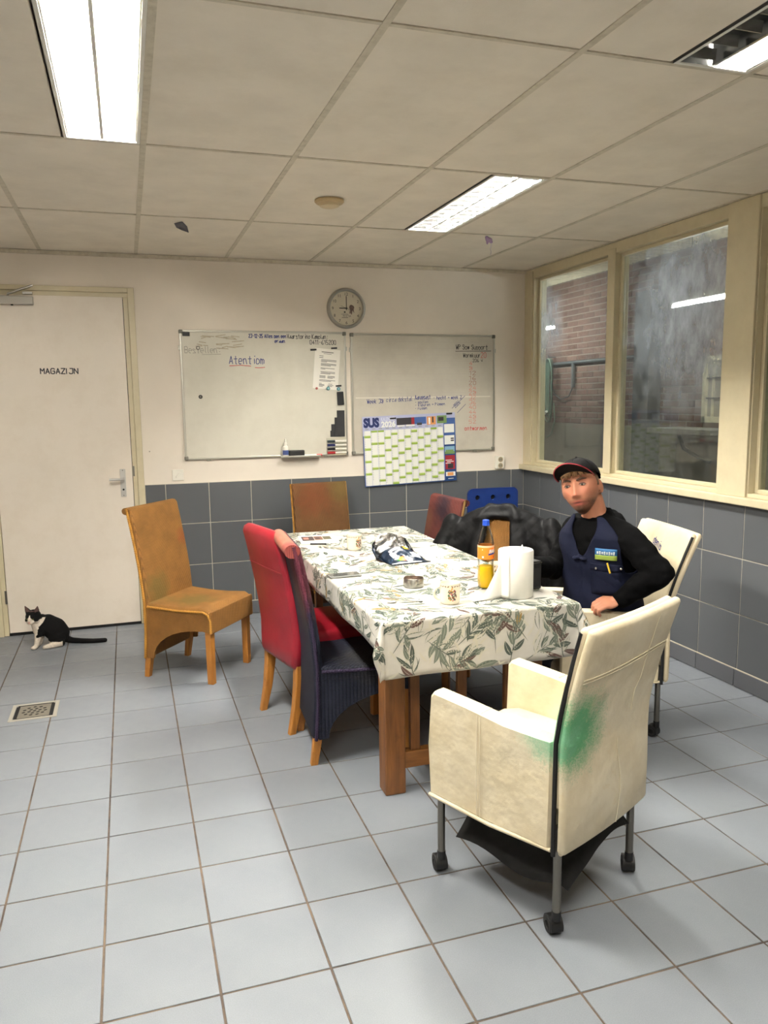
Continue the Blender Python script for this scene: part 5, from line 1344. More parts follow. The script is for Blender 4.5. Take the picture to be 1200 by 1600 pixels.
def cylpatch(nm, u0_, u1_, v0_, v1_, m_, r=.0354, slope=0., n=8):
    g_ = on_cyl(r, -1.62); V = [g_(u0_ + (u1_ - u0_) * i / n, v0_ + (v1_ - v0_) * j + slope * (u0_ + (u1_ - u0_) * i / n)) for j in (0, 1) for i in range(n + 1)]
    return pydata(nm, V, [(i, i + 1, n + 2 + i, n + 1 + i) for i in range(n)], m_, bt)
cylpatch('label_blue', -.003, .055, .1435, .151, mat('label navy', (38, 48, 128), .4), slope=.12); cylpatch('label_mark', -.03, -.022, .132, .14, M_bw); cylpatch('label_mark', -.03, -.027, .165, .169, M_bw); cylpatch('label_fruit', .02, .04, .131, .14, mat('label deep orange', (226, 96, 24), .4))
# handle ring under the cap
lathe('neck_ring', [(.0135, .261), (.0162, .262), (.0162, .2645), (.0135, .265)], M_pet, bt, 28)

# paper roll -----------------------------------------------------------------
rl = empty('paper_roll', (1.905, 1.165, TT)); tag(rl, 'big roll of white paper towel with a loose sheet on the table', 'paper roll')
M_tissue = mat('white tissue paper', (222, 220, 212), .9, var=.02, vs=30, bump=.15, bs=180, bd=.001)
RR, RH = .0705, .19
lathe('roll', [(.018, .0), (RR - .003, 0), (RR, .003), (RR, RH - .004), (RR - .003, RH), (.018, RH), (.016, RH - .03), (0, RH - .035)], M_tissue, rl, 56, ang=45)
tl = math.radians(192)     # where the sheet leaves the roll
base = Vector((math.cos(tl), math.sin(tl), 0)) * (RR + .0015); ld = Vector((math.cos(tl - .25), math.sin(tl - .25), 0)); fd = Vector((-.35, -.93, 0))
V = []; F_ = []; ns, nt = 18, 12
for i in range(ns + 1):
    s_ = i / ns
    for j in range(nt + 1):
        t_ = j / nt
        a = tl + .55 * (1 - s_ * 3) if s_ < .33 else None
        z = .0015 + t_ * (RH - .012) * (1 - max(0, (s_ - .12) / .88) ** 1.25) 
        if a is not None: p = Vector((math.cos(a), math.sin(a), 0)) * (RR + .0015 + .004 * s_); 
        else:
            q = (s_ - .33) / .67; p = Vector((math.cos(tl), math.sin(tl), 0)) * (RR + .003) + ld * (.12 * q) * (1 - .42 * t_) + fd * (.035 * q * (1 - t_) + .004 * math.sin(q * 5))
            p += fd * (-.02) * q * t_
        V.append((p.x, p.y, max(.0012, z)))
for i in range(ns):
    for j in range(nt): a = i * (nt + 1) + j; F_.append((a, a + nt + 1, a + nt + 2, a + 1))
o = pydata('loose_sheet', V, F_, M_tissue, rl, True); md = o.modifiers.new('s', 'SOLIDIFY'); md.thickness = .0012
bm = bmesh.new(); b_lathe(bm, [(.014, RH - .02), (.012, RH), (.008, RH + .01), (.0, RH + .024)], 7, (.012, -.03, 0)); from_bm('pulled_tip', bm, M_tissue, rl)
bm = bmesh.new(); b_ball(bm, (-.004, -.012, RH), (.014, .009, .008)); from_bm('pulled_tip', bm, M_tissue, rl, True)

# ================================================================== JACKET OVER THE CHAIR
jk = empty('jacket', (2.190, 2.012, 0), math.radians(140)); tag(jk, 'black quilted jacket draped over a woven chair back', 'jacket')
k = NT('black quilted nylon'); v = k.coord(); k.l(k.ramp(k.noise(v, 12, 4), [(.3, lin(7, 7, 8)), (.7, lin(15, 15, 17))]), k.b.inputs['Base Color']); k.set(k.b, Roughness=.55)
sx = k.n('ShaderNodeSeparateXYZ'); k.l(v, sx.inputs[0]); q1 = k.math('ABSOLUTE', k.math('SINE', k.math('MULTIPLY', k.math('ADD', sx.outputs[0], sx.outputs[2]), 105))); q2 = k.math('ABSOLUTE', k.math('SINE', k.math('MULTIPLY', k.math('SUBTRACT', sx.outputs[0], sx.outputs[2]), 105)))
k.bump(k.math('ADD', k.math('MULTIPLY', k.math('POWER', k.math('MULTIPLY', q1, q2), .4), .6), k.noise(v, 14, 4)), .14, .005); k.b.inputs['Specular IOR Level'].default_value = .12; M_jack = k.m
bm = bmesh.new()
yb = -.285
def sh(x): return .945 - .9 * max(0, abs(x) - .10) ** 1.35
for x in np.linspace(-.27, .27, 25):
    b_tube(bm, [(x, yb + .055, sh(x) - .035), (x, yb + .02, sh(x) - .004), (x, yb - .03, sh(x) - .004), (x, yb - .06, sh(x) - .035), (x, yb - .065, .7), (x, yb - .06, .42)], .022, 8)
for s in (-1, 1):
    for x in np.linspace(.055, .27, 11):
        fl_ = .035 * math.sin(x * 26); xo = s * (x + .02 * (x < .1))
        b_tube(bm, [(xo, yb + .05, sh(x) - .03), (xo + s * .012, yb + .085 + fl_ * .4, sh(x) - .16), (xo + s * .02, yb + .10 + fl_, .62), (xo + s * .01, yb + .10 + fl_, .44)], .022, 8)
    b_limb(bm, [(s * .27, yb + .02, .87), (s * .325, yb + .055, .74), (s * .335, yb + .085, .6), (s * .32, yb + .12, .47)], [.055, .062, .055, .047])
b_limb(bm, [(-.10, yb + .06, .905), (-.06, yb + .01, .958), (.06, yb + .005, .958), (.12, yb + .06, .905)], [.026, .03, .03, .026])
def crump(co, nr):
    d = np.array([mnoise.noise(Vector((c[0] * 11, c[1] * 11, c[2] * 7))) * .011 + mnoise.noise(Vector(c * 26)) * .004 for c in co]); return co + nr * d[:, None]
fuse('shell', bm, .009, M_jack, jk, 5, post=crump)
bm = bmesh.new(); b_lathe(bm, [(0, 0), (.02, 0), (.018, .006), (0, .008)], 16); o = from_bm('leather_patch', bm, mat('brown patch', (92, 62, 36), .6), jk); o.location = (-.315, yb + .112, .76); o.rotation_euler = (-PI / 2, 0, 0.4)
# ================================================================== PERSON
pr = empty('person', (2.45, 1.47, 0)); tag(pr, 'seated man in black cap, black hoodie and navy work vest, turned to the viewer', 'person')
O_ = Vector((2.45, 1.47, 0))
W_ = lambda x, y, z: Vector((x, y, z)) - O_
FW_ = Vector((-.95, -.31, 0)).normalized(); LF = Vector((-FW_.y, FW_.x, 0))      # facing, his left
RG = [(.47, 2.535, 1.485, .185, .135), (.58, 2.525, 1.48, .178, .128), (.70, 2.512, 1.472, .174, .12), (.80, 2.50, 1.464, .178, .118), (.88, 2.49, 1.457, .186, .116), (.935, 2.48, 1.45, .182, .106), (.97, 2.474, 1.447, .155, .092), (1.005, 2.466, 1.446, .112, .074), (1.04, 2.455, 1.445, .072, .06)]
def trs(z, phi, off=0.):
    zs = [r[0] for r in RG]; c = [np.interp(z, zs, [r[i] for r in RG]) for i in (1, 2, 3, 4)]
    n = 2.3; cs, sn = math.cos(phi), math.sin(phi); q = (abs(cs) ** n + abs(sn) ** n) ** (-1 / n)
    return W_(c[0], c[1], z) + FW_ * ((c[3] + off) * cs * q) + LF * ((c[2] + off) * sn * q)
def torso(bm, z0, z1, off, n=32, step=.02):
    zs = list(np.arange(z0, z1, step)) + [z1]
    b_loft(bm, [[trs(z, 2 * PI * i / n, off) for i in range(n)] for z in zs])
SHL = W_(2.520, 1.282, .930); ELB = W_(2.572, 1.135, .805); WRI = W_(2.468, 1.262, .667)
SHR = W_(2.452, 1.605, .930); ELR = W_(2.350, 1.625, .745); WRR = W_(2.165, 1.50, .802)
# head frame ---------------------------------------------------------------
HC = W_(2.375, 1.447, 1.150)
hy = Vector((-.755, -.655, .13)).normalized(); hx0 = hy.cross(Vector((0, 0, 1))).normalized(); hz0 = hx0.cross(hy)
roll_ = math.radians(13); hx = hx0 * math.cos(roll_) - hz0 * math.sin(roll_); hz = hx.cross(hy)
HM = Matrix(((hx.x, hy.x, hz.x, HC.x), (hx.y, hy.y, hz.y, HC.y), (hx.z, hy.z, hz.z, HC.z), (0, 0, 0, 1))); HMI = HM.inverted()
HS = 1.07
def head_shape(bm):
    r = bmesh.ops.create_uvsphere(bm, u_segments=80, v_segments=60, radius=1)['verts']
    g = lambda d2, s: math.exp(-d2 / (2 * s * s))
    for v in r:
        x, y, z = v.co
        X, Y, Z = x * .076, y * .094, z * .113
        if z < 0: X *= 1 - .44 * (-z) ** 1.5; Y = Y * (1 - .06 * (-z) ** 2) + (.016 * (-z) ** 1.5 if y > 0 else .03 * (-z) ** 1.5)
        if z > 0 and y < 0: Y *= 1.02
        if y > 0:                                  # flatten the face
            Y = Y * (1 - .10 * (1 - abs(x)) * (1 - abs(z) ** 2))
            f = max(0, y) ** .5
            d = 0
            zz = Z
            if -.042 < zz < .03:
                t = (.03 - zz) / .072; w = .0075 + .006 * t; hgt = .005 + .023 * t if zz > -.034 else .028 * max(0, (zz + .0445) / .0105)
                d += hgt * math.exp(-(X / w) ** 2)
            d += .006 * g((abs(X) - .013) ** 2 + (zz + .036) ** 2, .006)        # nostrils
            d -= .0085 * g(((abs(X) - .032) / 1.35) ** 2 + (zz - .010) ** 2, .0105)  # eye sockets
            d += .0055 * g(((abs(X) - .03) / 2.2) ** 2 + (zz - .031) ** 2, .0065)    # brows
            d += .005 * g((abs(X) - .045) ** 2 + (zz + .022) ** 2, .016)             # cheeks
            d += .0042 * g((X / 3.6) ** 2 + (zz + .0580) ** 2, .0046) + .0052 * g((X / 3.0) ** 2 + (zz + .0700) ** 2, .0050)   # lips
            d -= .0045 * g((X / 5.0) ** 2 + (zz + .0637) ** 2, .0024)
            d += .008 * g((X / 1.5) ** 2 + (zz + .098) ** 2, .012)                  # chin
            d -= .003 * g((X / 2) ** 2 + (zz + .082) ** 2, .006)
            Y += d * f
        v.co = HM @ (Vector((X, Y, Z)) * HS)
    for s in (-1, 1):                              # ears
        c = Vector((s * .0765, -.012, -.004)) * HS
        b_ball(bm, HM @ c, (.0095, .021, .034), (HM.to_3x3() @ Matrix.Rotation(s * .35, 3, 'Z') @ Matrix.Rotation(-.2, 3, 'X')))
bm = bmesh.new(); head_shape(bm)
b_limb(bm, [W_(2.458, 1.446, 1.0), W_(2.445, 1.446, 1.05), W_(2.428, 1.447, 1.10)], [.060, .053, .052])
torso(bm, .48, 1.035, -.02)
b_limb(bm, [SHL, ELB, WRI], [.05, .04, .027]); b_limb(bm, [SHR, ELR, WRR], [.05, .04, .027])
def hand(bm, wr, d, up, side, L=1., curl=1.):
    """palm and five fingers; d pointing direction, up back of the hand, side towards the thumb"""
    d = d.normalized(); up = (up - d * up.dot(d)).normalized(); si = d.cross(up); si = si * (1 if si.dot(side) > 0 else -1)
    Rm = Matrix((d, si, up)).transposed()
    b_limb(bm, [wr, wr + d * .02], [.026, .025]); b_ball(bm, wr + d * .05, (.046, .040, .0165), Rm)
    for q, (o, l) in enumerate(((.028, .068), (.010, .076), (-.010, .071), (-.028, .056))):
        k_ = wr + d * (.083 - abs(o) * .12) + si * o + up * .003; c = curl
        p1 = k_ + (d * math.cos(.35 * c) - up * math.sin(.35 * c)) * l * .46
        p2 = p1 + (d * math.cos(1.35 * c) - up * math.sin(1.35 * c)) * l * .32
        p3 = p2 + (d * math.cos(2.2 * c) - up * math.sin(2.2 * c)) * l * .26
        b_limb(bm, [k_ - d * .02, k_, p1, p2, p3], [.0085, .0098, .0088, .0078, .0066], 10)
    t0 = wr + d * .028 + si * .028 - up * .004; t1 = t0 + (d * .8 + si * .65 - up * .15) * .034; t2 = t1 + (d * .95 + si * .1 - up * .25) * .03
    b_limb(bm, [wr + d * .012 + si * .012, t0, t1, t2], [.014, .0125, .0105, .008], 10)
hand(bm, WRI, Vector((-.93, .24, -.20)), Vector((-.15, -.35, .93)), Vector((.2, .95, 0)), 1, .95)
hand(bm, WRR, Vector((-.9, -.42, -.1)), Vector((0, 0, 1)), Vector((0, -1, 0)), 1, .5)
skin = attr_mat('skin', .5, .1, 500, .0006, .12, .06, 40)
body = fuse('body', bm, .0034, skin, pr, 2, .5)
MI = np.array(HMI)
def skin_col(co):
    h = np.c_[co, np.ones(len(co))] @ MI.T; x, y, z = h[:, 0] / HS, h[:, 1] / HS, h[:, 2] / HS
    base = np.array(lin(178, 122, 96)[:3]); c = np.tile(base, (len(co), 1)); n = np.random.RandomState(1).rand(len(co))
    def bl(m, rgb): nonlocal c; m = np.clip(m, 0, 1)[:, None]; c = c * (1 - m) + np.array(lin(*rgb)[:3]) * m
    fr = (y > 0).astype(float); hd = (np.abs(x) < .1) & (np.abs(z) < .13) & (np.abs(y) < .13); G_ = lambda a, b, s: np.exp(-((a) ** 2 + (b) ** 2) / (2 * s * s))
    bl(hd * fr * (.4 * G_(np.abs(x) - .042, z + .02, .018)), (188, 108, 88)); bl(hd * fr * .35 * G_(x, z + .03, .012), (190, 110, 92))
    beard = hd * fr * np.clip((-.045 - z) / .018, 0, 1) * .42 + hd * np.clip((np.abs(x) - .03) / .022, 0, 1) * np.clip((-.005 - z) / .03, 0, 1) * np.clip((y + .03) / .03, 0, 1) * .26
    bl(1.35 * beard * (.75 + .5 * n), (84, 58, 43))
    bl(hd * fr * .9 * G_(x / 2.4, z + .098, .012), (38, 25, 18)); bl(hd * fr * .6 * G_(x / 1.2, z + .083, .006), (60, 40, 28))
    bl(hd * fr * .75 * (y < .0945) * G_(x / 4.2, z + .0515, .0034), (96, 64, 46))
    bl(hd * fr * .7 * G_(x / 4.6, z + .0588, .0038), (160, 78, 70)); bl(hd * fr * .8 * G_(x / 4.0, z + .070, .0046), (174, 88, 80)); bl(hd * fr * 1. * G_(x / 6., z + .0640, .0028), (60, 28, 26))
    bl(hd * fr * .45 * G_((np.abs(x) - .032) / 1.5, z - .006, .010), (158, 106, 86))
    return c
paint(body, skin_col)
E_W = mat('eye white', (176, 164, 152), .3); E_I = mat('iris grey', (44, 44, 42), .2); M_brow = mat('brown brow hair', (66, 44, 30), .9); M_hair = mat('light brown hair', (138, 104, 70), .6, var=.25, vs=70, bump=.5, bs=180, bd=.003)
for s in (-1, 1):
    c = Vector((s * .0315, .0735, .0085)) * HS
    bm = bmesh.new(); b_ball(bm, HM @ c, (.0135, .0105, .0052), HM.to_3x3()); ey = from_bm('eye', bm, E_W, body, True)
    bm = bmesh.new(); b_ball(bm, HM @ (c + Vector((.001, .0075, 0))), (.0058, .0036, .0058), HM.to_3x3()); from_bm('iris', bm, E_I, ey, True)
    bm = bmesh.new(); b_tube(bm, [HM @ (Vector((s * (.0315 + .0145 * t), .0735 + .0112 * math.sqrt(max(0, 1 - t * t * .8)) - .001, .0085 + .0062 * (1 - t * t))) * HS) for t in np.linspace(-1, 1, 9)], [.0014, .0024, .003, .0033, .0034, .0033, .003, .0024, .0014], 6); from_bm('eyelid', bm, mat('eyelid skin', (112, 70, 56), .6), body, True)
    bm = bmesh.new(); b_tube(bm, [HM @ (Vector((s * (.012 + .038 * t), .0885 - .019 * t * t, .0265 + .006 * math.sin(t * 2.4))) * HS) for t in np.linspace(0, 1, 8)], [.0026, .0042, .0048, .0048, .0044, .0038, .003, .0014], 6); from_bm('eyebrow', bm, M_brow, body, True)
# hair: band under the cap, temples, nape and a fringe of locks
bm = bmesh.new(); r = bmesh.ops.create_uvsphere(bm, u_segments=40, v_segments=28, radius=1)['verts']
for v in r: v.co = Vector((v.co.x * .0795, v.co.y * .098 - .001, v.co.z * .116))
kill = [v for v in bm.verts if v.co.z < -.055 or (v.co.y > .028 and v.co.z < .048) or (v.co.y > -.0 and v.co.z < -.0) or (v.co.y > -.03 and v.co.z < -.03)]
bmesh.ops.delete(bm, geom=kill, context='VERTS')
bmesh.ops.transform(bm, matrix=HM @ Matrix.Scale(HS, 4), verts=bm.verts); hr = from_bm('hair', bm, mat('dark brown hair', (92, 68, 48), .7, var=.25, vs=70, bump=.5, bs=180, bd=.003), pr, True, False); hr.modifiers.new('s', 'SOLIDIFY').thickness = .004
bm = bmesh.new(); rr = random.Random(3)
for i in range(26):
    x = -.052 + .104 * i / 25; yy = .088 * math.sqrt(max(.05, 1 - (x / .079) ** 2)) + .004; l = rr.uniform(.018, .032); dx = rr.uniform(-.012, .006)
    b_tube(bm, [HM @ (Vector((x, yy - .010, .070)) * HS), HM @ (Vector((x + dx * .5, yy - .001, .060)) * HS), HM @ (Vector((x + dx, yy + .0, .068 - l)) * HS)], [.005, .0045, .001], 6)
from_bm('fringe', bm, M_hair, hr, True)

# cap -----------------------------------------------------------------------
M_cap = mat('black cap cotton', (10, 9, 10), .8, spec=.15, var=.2, vs=60, bump=.2, bs=400, bd=.0006); M_capr = mat('dark red piping', (150, 36, 48), .6)
cp_ = empty('cap', (0, 0, 0)); cp_.parent = pr; cp_.matrix_parent_inverse = Matrix(); bpy.data.objects.remove(cp_)
bm = bmesh.new(); r = bmesh.ops.create_uvsphere(bm, u_segments=48, v_segments=40, radius=1)['verts']
for v in r:
    x, y, z = v.co; a = math.atan2(y, x); sm_ = 1 - .012 * abs(math.cos(3 * a)) ** 18
    v.co = Vector((x * .0865 * sm_, y * .106 * sm_ - .003, .030 + (abs(z) ** .86 * (1 if z > 0 else -1)) * .098))
lim = lambda c: .046 - .30 * max(0, -c.y) + .16 * max(0, c.y)
bmesh.ops.delete(bm, geom=[v for v in bm.verts if v.co.z < lim(v.co)], context='VERTS')
bmesh.ops.transform(bm, matrix=HM @ Matrix.Scale(HS, 4), verts=bm.verts); cp_ = from_bm('cap', bm, M_cap, pr, True, False); cp_.modifiers.new('s', 'SOLIDIFY').thickness = .003
def brim(t, q):   # t -1..1 across, q 0 inner 1 outer
    a = PI / 2 + t * 1.12; xi, yi = .0855 * math.cos(a), .105 * math.sin(a) - .003
    out = .066 * (1 - abs(t) ** 2.6) + .003
    dx, dy = math.cos(a) * .35, 1.
    dl = math.hypot(dx, dy)
    return HM @ (Vector((xi + dx / dl * out * q, yi + dy / dl * out * q, .0640 + .030 * q * (1 - abs(t) ** 1.6) - .026 * abs(t) ** 1.7 + .004 * math.sin(q * PI))) * HS)
V = [brim(-1 + 2 * i / 28, j / 8) for i in range(29) for j in range(9)]
o = pydata('brim', V, [(i * 9 + j, (i + 1) * 9 + j, (i + 1) * 9 + j + 1, i * 9 + j + 1) for i in range(28) for j in range(8)], M_cap, cp_, True); o.modifiers.new('s', 'SOLIDIFY').thickness = .004
tube('piping', [brim(-1 + 2 * i / 40, 1.0) for i in range(41)], .0024, M_capr, cp_, 6)
bm = bmesh.new(); b_ball(bm, HM @ (Vector((0, -.003, .129)) * HS), .006); from_bm('button', bm, M_cap, cp_, True)
for q in range(6):
    a = q * PI / 3 + PI / 6; pts = []
    for e in np.linspace(.05, 1.45, 12): z = math.sin(e); pts.append(HM @ (Vector((math.cos(e) * math.cos(a) * .0872, math.cos(e) * math.sin(a) * .1067 - .003, .030 + z ** .86 * .0985)) * HS))
    tube('seam', [p for p in pts if (HMI @ p).z > .075], .0011, M_cap, cp_, 5)

# clothes -------------------------------------------------------------------
M_hood = mat('black fleece', (6, 6, 7), .9, var=.25, vs=18, bump=.4, bs=40, bd=.004, spec=.08)
bm = bmesh.new(); torso(bm, .50, 1.008, .004)
b_limb(bm, [SHL, SHL.lerp(ELB, .5), ELB, ELB.lerp(WRI, .5), WRI + (ELB - WRI).normalized() * .012], [.066, .062, .060, .05, .038])
b_limb(bm, [SHR, SHR.lerp(ELR, .5), ELR, ELR.lerp(WRR, .5), WRR + (ELR - WRR).normalized() * .012], [.062, .057, .055, .048, .038])
b_limb(bm, [W_(2.535, 1.38, .995), W_(2.545, 1.45, 1.01), W_(2.53, 1.52, .995)], [.032, .036, .032])        # hood lying on the back
b_limb(bm, [W_(2.470, 1.40, .985), SHL + Vector((-.01, .05, .035)), SHL + Vector((0, .01, .01))], [.05, .055, .062]); b_limb(bm, [W_(2.465, 1.49, .985), SHR + Vector((0, -.04, .035)), SHR + Vector((0, -.01, .01))], [.05, .055, .058])
for a in np.linspace(0, 2 * PI, 14): 
    p = W_(2.454, 1.446, 1.010) + FW_ * .052 * math.cos(a) + LF * .063 * math.sin(a) + Vector((0, 0, -.026 * math.cos(a) + .008 * math.sin(a) + .004)); b_ball(bm, p, .021, u=10, v=8)
def folds(co, nr):
    d = np.zeros(len(co)); e = np.array(ELB); e2 = np.array(ELR)
    for k_, c in enumerate(co):
        de = min(np.linalg.norm(c - e), np.linalg.norm(c - e2))
        d[k_] = .006 * mnoise.noise(Vector((c[0] * 20, c[1] * 20, c[2] * 34))) + .008 * mnoise.noise(Vector((c[0] * 8, c[1] * 8, c[2] * 9))) + (.004 * math.sin(de * 130) * math.exp(-de * 12))
    return co + nr * d[:, None]
fuse('hoodie', bm, .006, M_hood, pr, 4, post=folds)
tube('cuff', [WRI + (ELB - WRI).normalized() * .018, WRI + (ELB - WRI).normalized() * .002], [.036, .034], M_hood, pr, 14); tube('cuff', [WRR + (ELR - WRR).normalized() * .018, WRR], [.036, .034], M_hood, pr, 14)
M_vest = mat('navy work cotton', (19, 23, 42), .85, spec=.15, var=.12, vs=14, bump=.3, bs=30, bd=.004)
bm = bmesh.new(); n = 176; zs = list(np.arange(.56, 1.030, .0045)); R_ = []
OFF = .017
for z in zs: R_.append([bm.verts.new(trs(z, 2 * PI * i / n, OFF + .004 * math.sin(z * 40 + i * .15))) for i in range(n)])
def keep(z, i):
    phi = 2 * PI * i / n; phi = (phi + PI) % (2 * PI) - PI; lat = math.sin(phi) * .18
    if abs(phi) < PI / 2:
        if z > .845 and abs(lat) < .012 + (z - .845) * .46: return False
        if z > .78 and abs(lat) > .164 - .018 * math.sin(min(1, (z - .78) / .14) * PI / 2) - max(0, z - .95) * .1: return False
    else:
        if z > .80 and abs(lat) > .158 - max(0, z - .92) * .25: return False
    return True
for j in range(len(zs) - 1):
    for i in range(n):
        if keep((zs[j] + zs[j + 1]) / 2, i + .5): bm.faces.new((R_[j][i], R_[j][(i + 1) % n], R_[j + 1][(i + 1) % n], R_[j + 1][i]))
bmesh.ops.delete(bm, geom=[v for v in bm.verts if not v.link_faces], context='VERTS')
for _ in range(10):          # soften the cut edges of the cloth
    new = {}
    for v in bm.verts:
        be = [e for e in v.link_edges if e.is_boundary]
        if len(be) == 2: new[v] = v.co * .4 + (be[0].other_vert(v).co + be[1].other_vert(v).co) * .3
    for v, c in new.items(): v.co = c
ve = from_bm('vest', bm, M_vest, pr, True, True); ve.modifiers.new('s', 'SOLIDIFY').thickness = .005
def on_vest(phi0, z0, e=.004):
    return lambda u, v: tuple(trs(z0 + v, phi0 + u / .17, OFF + e))
def vpatch(nm, phi0, z0, w, h, m_, e=.004, par=None, slant=0., n=5):
    f_ = on_vest(phi0, z0, e); V = [f_(w * (i / n - .5), h * (j / n - .5) + slant * w * (i / n - .5)) for j in range(n + 1) for i in range(n + 1)]
    o = pydata(nm, V, [(j * (n + 1) + i, j * (n + 1) + i + 1, (j + 1) * (n + 1) + i + 1, (j + 1) * (n + 1) + i) for j in range(n) for i in range(n)], m_, par or ve, True)
    o.modifiers.new('s', 'SOLIDIFY').thickness = .002; return o
PP = .62
b1 = vpatch('badge', PP, .868, .085, .05, mat('badge blue', (38, 96, 146), .6), .006); vpatch('badge_field', PP, .852, .085, .022, mat('badge green', (138, 158, 66), .6), .0075, b1)
for q in range(8): vpatch('badge_letter', PP - .19 + .052 * q, .873, .006, .011 + .004 * (q % 2), mat('badge white', (190, 196, 198), .6), .0078, b1)
vpatch('pocket_flap', PP + .02, .805, .13, .03, M_vest, .006); vpatch('pocket', PP + .02, .735, .125, .115, M_vest, .003)
tube('pencil', [Vector(on_vest(PP + .03, .83, .011)(0, 0)), Vector(on_vest(PP + .10, .785, .013)(0, 0))], .004, mat('yellow pencil', (236, 196, 60), .5), ve, 8)
for dp, z in ((-.22, .80), (.36, .805)):
    bm = bmesh.new(); b_ball(bm, on_vest(PP + dp, z, .009)(0, 0), .0055); from_bm('snap_button', bm, M_steel, ve, True)
vpatch('red_label', .42, .625, .026, .012, mat('red woven label', (190, 40, 62), .6), .005)
bm = bmesh.new(); b_ball(bm, trs(.84, -.02, .024), (.014, .014, .012)); b_ball(bm, trs(.833, -.12, .026), (.018, .016, .009)); b_ball(bm, trs(.835, .1, .026), (.018, .016, .009)); fuse('tie_knot', bm, .004, M_vest, ve, 2)
M_trou = mat('dark work trousers', (14, 15, 20), .9, spec=.1, var=.2, vs=12, bump=.3, bs=30, bd=.004)
bm = bmesh.new(); torso(bm, .47, .57, .006)
KL, KR = W_(2.12, 1.36, .445), W_(2.14, 1.585, .445)
b_limb(bm, [W_(2.50, 1.40, .535), W_(2.3, 1.375, .50), KL, W_(2.12, 1.365, .28), W_(2.13, 1.37, .09)], [.085, .075, .062, .058, .05])
b_limb(bm, [W_(2.51, 1.56, .535), W_(2.32, 1.58, .50), KR, W_(2.13, 1.585, .28), W_(2.14, 1.585, .09)], [.085, .075, .062, .058, .05])
fuse('trousers', bm, .008, M_trou, pr, 4)
for x, y in ((2.13, 1.37), (2.14, 1.585)):
    bm = bmesh.new(); b_ball(bm, W_(x, y, .055), (.05, .048, .045)); b_ball(bm, W_(x - .08, y, .035), (.085, .046, .033)); b_ball(bm, W_(x - .14, y, .033), (.05, .046, .031))
    sh_ = fuse('shoe', bm, .006, M_black, pr, 3); bmz = min(v.co.z for v in sh_.data.vertices)
    for v in sh_.data.vertices: v.co.z = max(v.co.z, .002)

# ================================================================== CAT
ct = empty('cat', (-.085, 3.745, 0)); tag(ct, 'black and white cat sitting on the floor before the white door', 'cat')
bm = bmesh.new()
HCt = Vector((-.110, -.02, .208)); CS = 1.16
cf = Vector((-.36, -.88, -.26)).normalized(); cx_ = cf.cross(Vector((0, 0, 1))).normalized(); cz_ = cx_.cross(cf)
CM = Matrix(((cx_.x, cf.x, cz_.x, HCt.x), (cx_.y, cf.y, cz_.y, HCt.y), (cx_.z, cf.z, cz_.z, HCt.z), (0, 0, 0, 1))) @ Matrix.Scale(CS, 4); CI = np.array(CM.inverted())
R3 = CM.to_3x3().normalized(); q3 = lambda a, b_, c: (a * CS, b_ * CS, c * CS)
b_ball(bm, CM @ Vector((0, -.004, .003)), q3(.040, .042, .035), R3, 24, 18); b_ball(bm, CM @ Vector((0, .034, -.014)), q3(.019, .017, .0135), R3)     # skull, muzzle
b_ball(bm, CM @ Vector((0, .026, .0)), q3(.014, .021, .014), R3)
for s in (-1, 1):
    b_ball(bm, CM @ Vector((s * .024, .010, -.013)), q3(.018, .02, .016), R3)       # cheeks
    b_limb(bm, [CM @ Vector((s * .020, -.004, .020)), CM @ Vector((s * .028, -.005, .040)), CM @ Vector((s * .036, -.006, .064))], [.021, .0145, .0035], 10)
b_limb(bm, [(-.098, -.005, .19), (-.082, .0, .16), (-.07, .0, .12)], [.038, .048, .052])                           # neck and chest
b_limb(bm, [(-.065, .005, .165), (-.03, .01, .145), (.008, .018, .108), (.03, .022, .075)], [.050, .064, .074, .07], 18)
b_ball(bm, (.022, -.026, .06), (.054, .032, .056)); b_ball(bm, (.02, .075, .055), (.05, .03, .052))                 # haunches
b_limb(bm, [(-.080, -.03, .115), (-.090, -.036, .065), (-.100, -.04, .022), (-.110, -.046, .012)], [.028, .020, .0145, .0145])
b_limb(bm, [(-.074, .026, .11), (-.076, .03, .06), (-.082, .03, .022), (-.092, .026, .012)], [.026, .0185, .0135, .014])
b_ball(bm, (-.117, -.05, .0115), (.018, .0155, .0115)); b_ball(bm, (-.098, .022, .011), (.017, .0145, .011))
b_limb(bm, [(.045, -.045, .03), (.0, -.055, .021), (-.03, -.06, .015), (-.05, -.062, .0125)], [.028, .021, .0155, .014])   # near hind foot
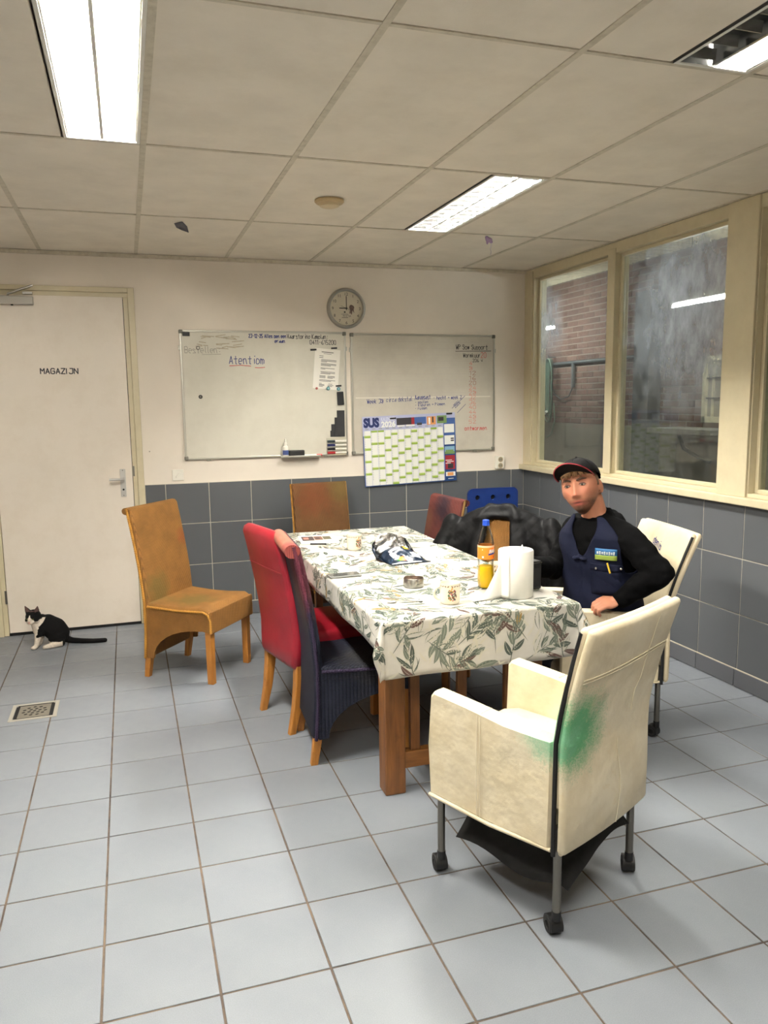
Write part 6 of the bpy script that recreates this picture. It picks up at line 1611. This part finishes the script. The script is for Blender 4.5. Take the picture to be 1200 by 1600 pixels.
b_limb(bm, [(.04, .09, .022), (-.02, .10, .014)], [.02, .013])
b_limb(bm, [(.07, .03, .03), (.11, .02, .018), (.17, -.01, .0165), (.24, -.035, .0155), (.315, -.045, .016)], [.024, .019, .017, .0155, .0145])   # tail
cat = fuse('body', bm, .0033, attr_mat('cat fur', .9, .5, 260, .003, 0, .25, 90), ct, 3, .5)
def fur(co):
    h = np.c_[co, np.ones(len(co))] @ CI.T; x, y, z = h[:, 0], h[:, 1], h[:, 2]
    n = np.array([mnoise.noise(Vector(c * 45)) for c in co]) * .006
    wht = np.array(lin(226, 214, 198)[:3]); blk = np.array(lin(9, 8, 9)[:3])
    X, Y, Z = co.T
    head = (np.sqrt(x ** 2 + (y / 1.3) ** 2 + z ** 2) < .062) | (z > .03) & (np.abs(x) < .06)
    w = np.zeros(len(co))
    blaze = (y > .0) & ((np.abs(x) < .004 + np.clip(.018 - z, 0, .05) * .62 + n) ) & (z < .024)
    w[head & blaze] = 1; w[head & (z < -.012 + n) & (y > -.022)] = 1; w[head & (z < -.022)] = 1
    body = ~head
    chest = body & (Z > .05) & (Z < .235) & (X < -.085 + n * 2 + (Z - .12) * .30)
    w[chest] = 1; w[body & (Z < .075 + n * 2) & (X < -.06)] = 1
    w[body & (Z < .04 + n) & (X < .058) & (Y < -.03)] = 1; w[body & (Z < .03) & (X < .0)] = 1
    w[X > .064] = 0
    c = blk * (1 - w[:, None]) + wht * w[:, None]
    nose = np.exp(-(x ** 2 + (y - .051) ** 2 + (z + .009) ** 2) / (2 * .0045 ** 2))[:, None]; c = c * (1 - nose) + np.array(lin(200, 130, 120)[:3]) * nose
    ear = head & (z > .036) & (y > .0 - (z - .03) * .2) & (w < .5); c[ear] = np.array(lin(96, 74, 70)[:3])
    return c
paint(cat, fur)
for s in (-1, 1):
    bm = bmesh.new(); b_ball(bm, CM @ Vector((s * .0165, .0335, .0045)), (.0062, .0042, .004), R3); from_bm('eye', bm, mat('cat eye', (96, 98, 52), .2), cat, True)
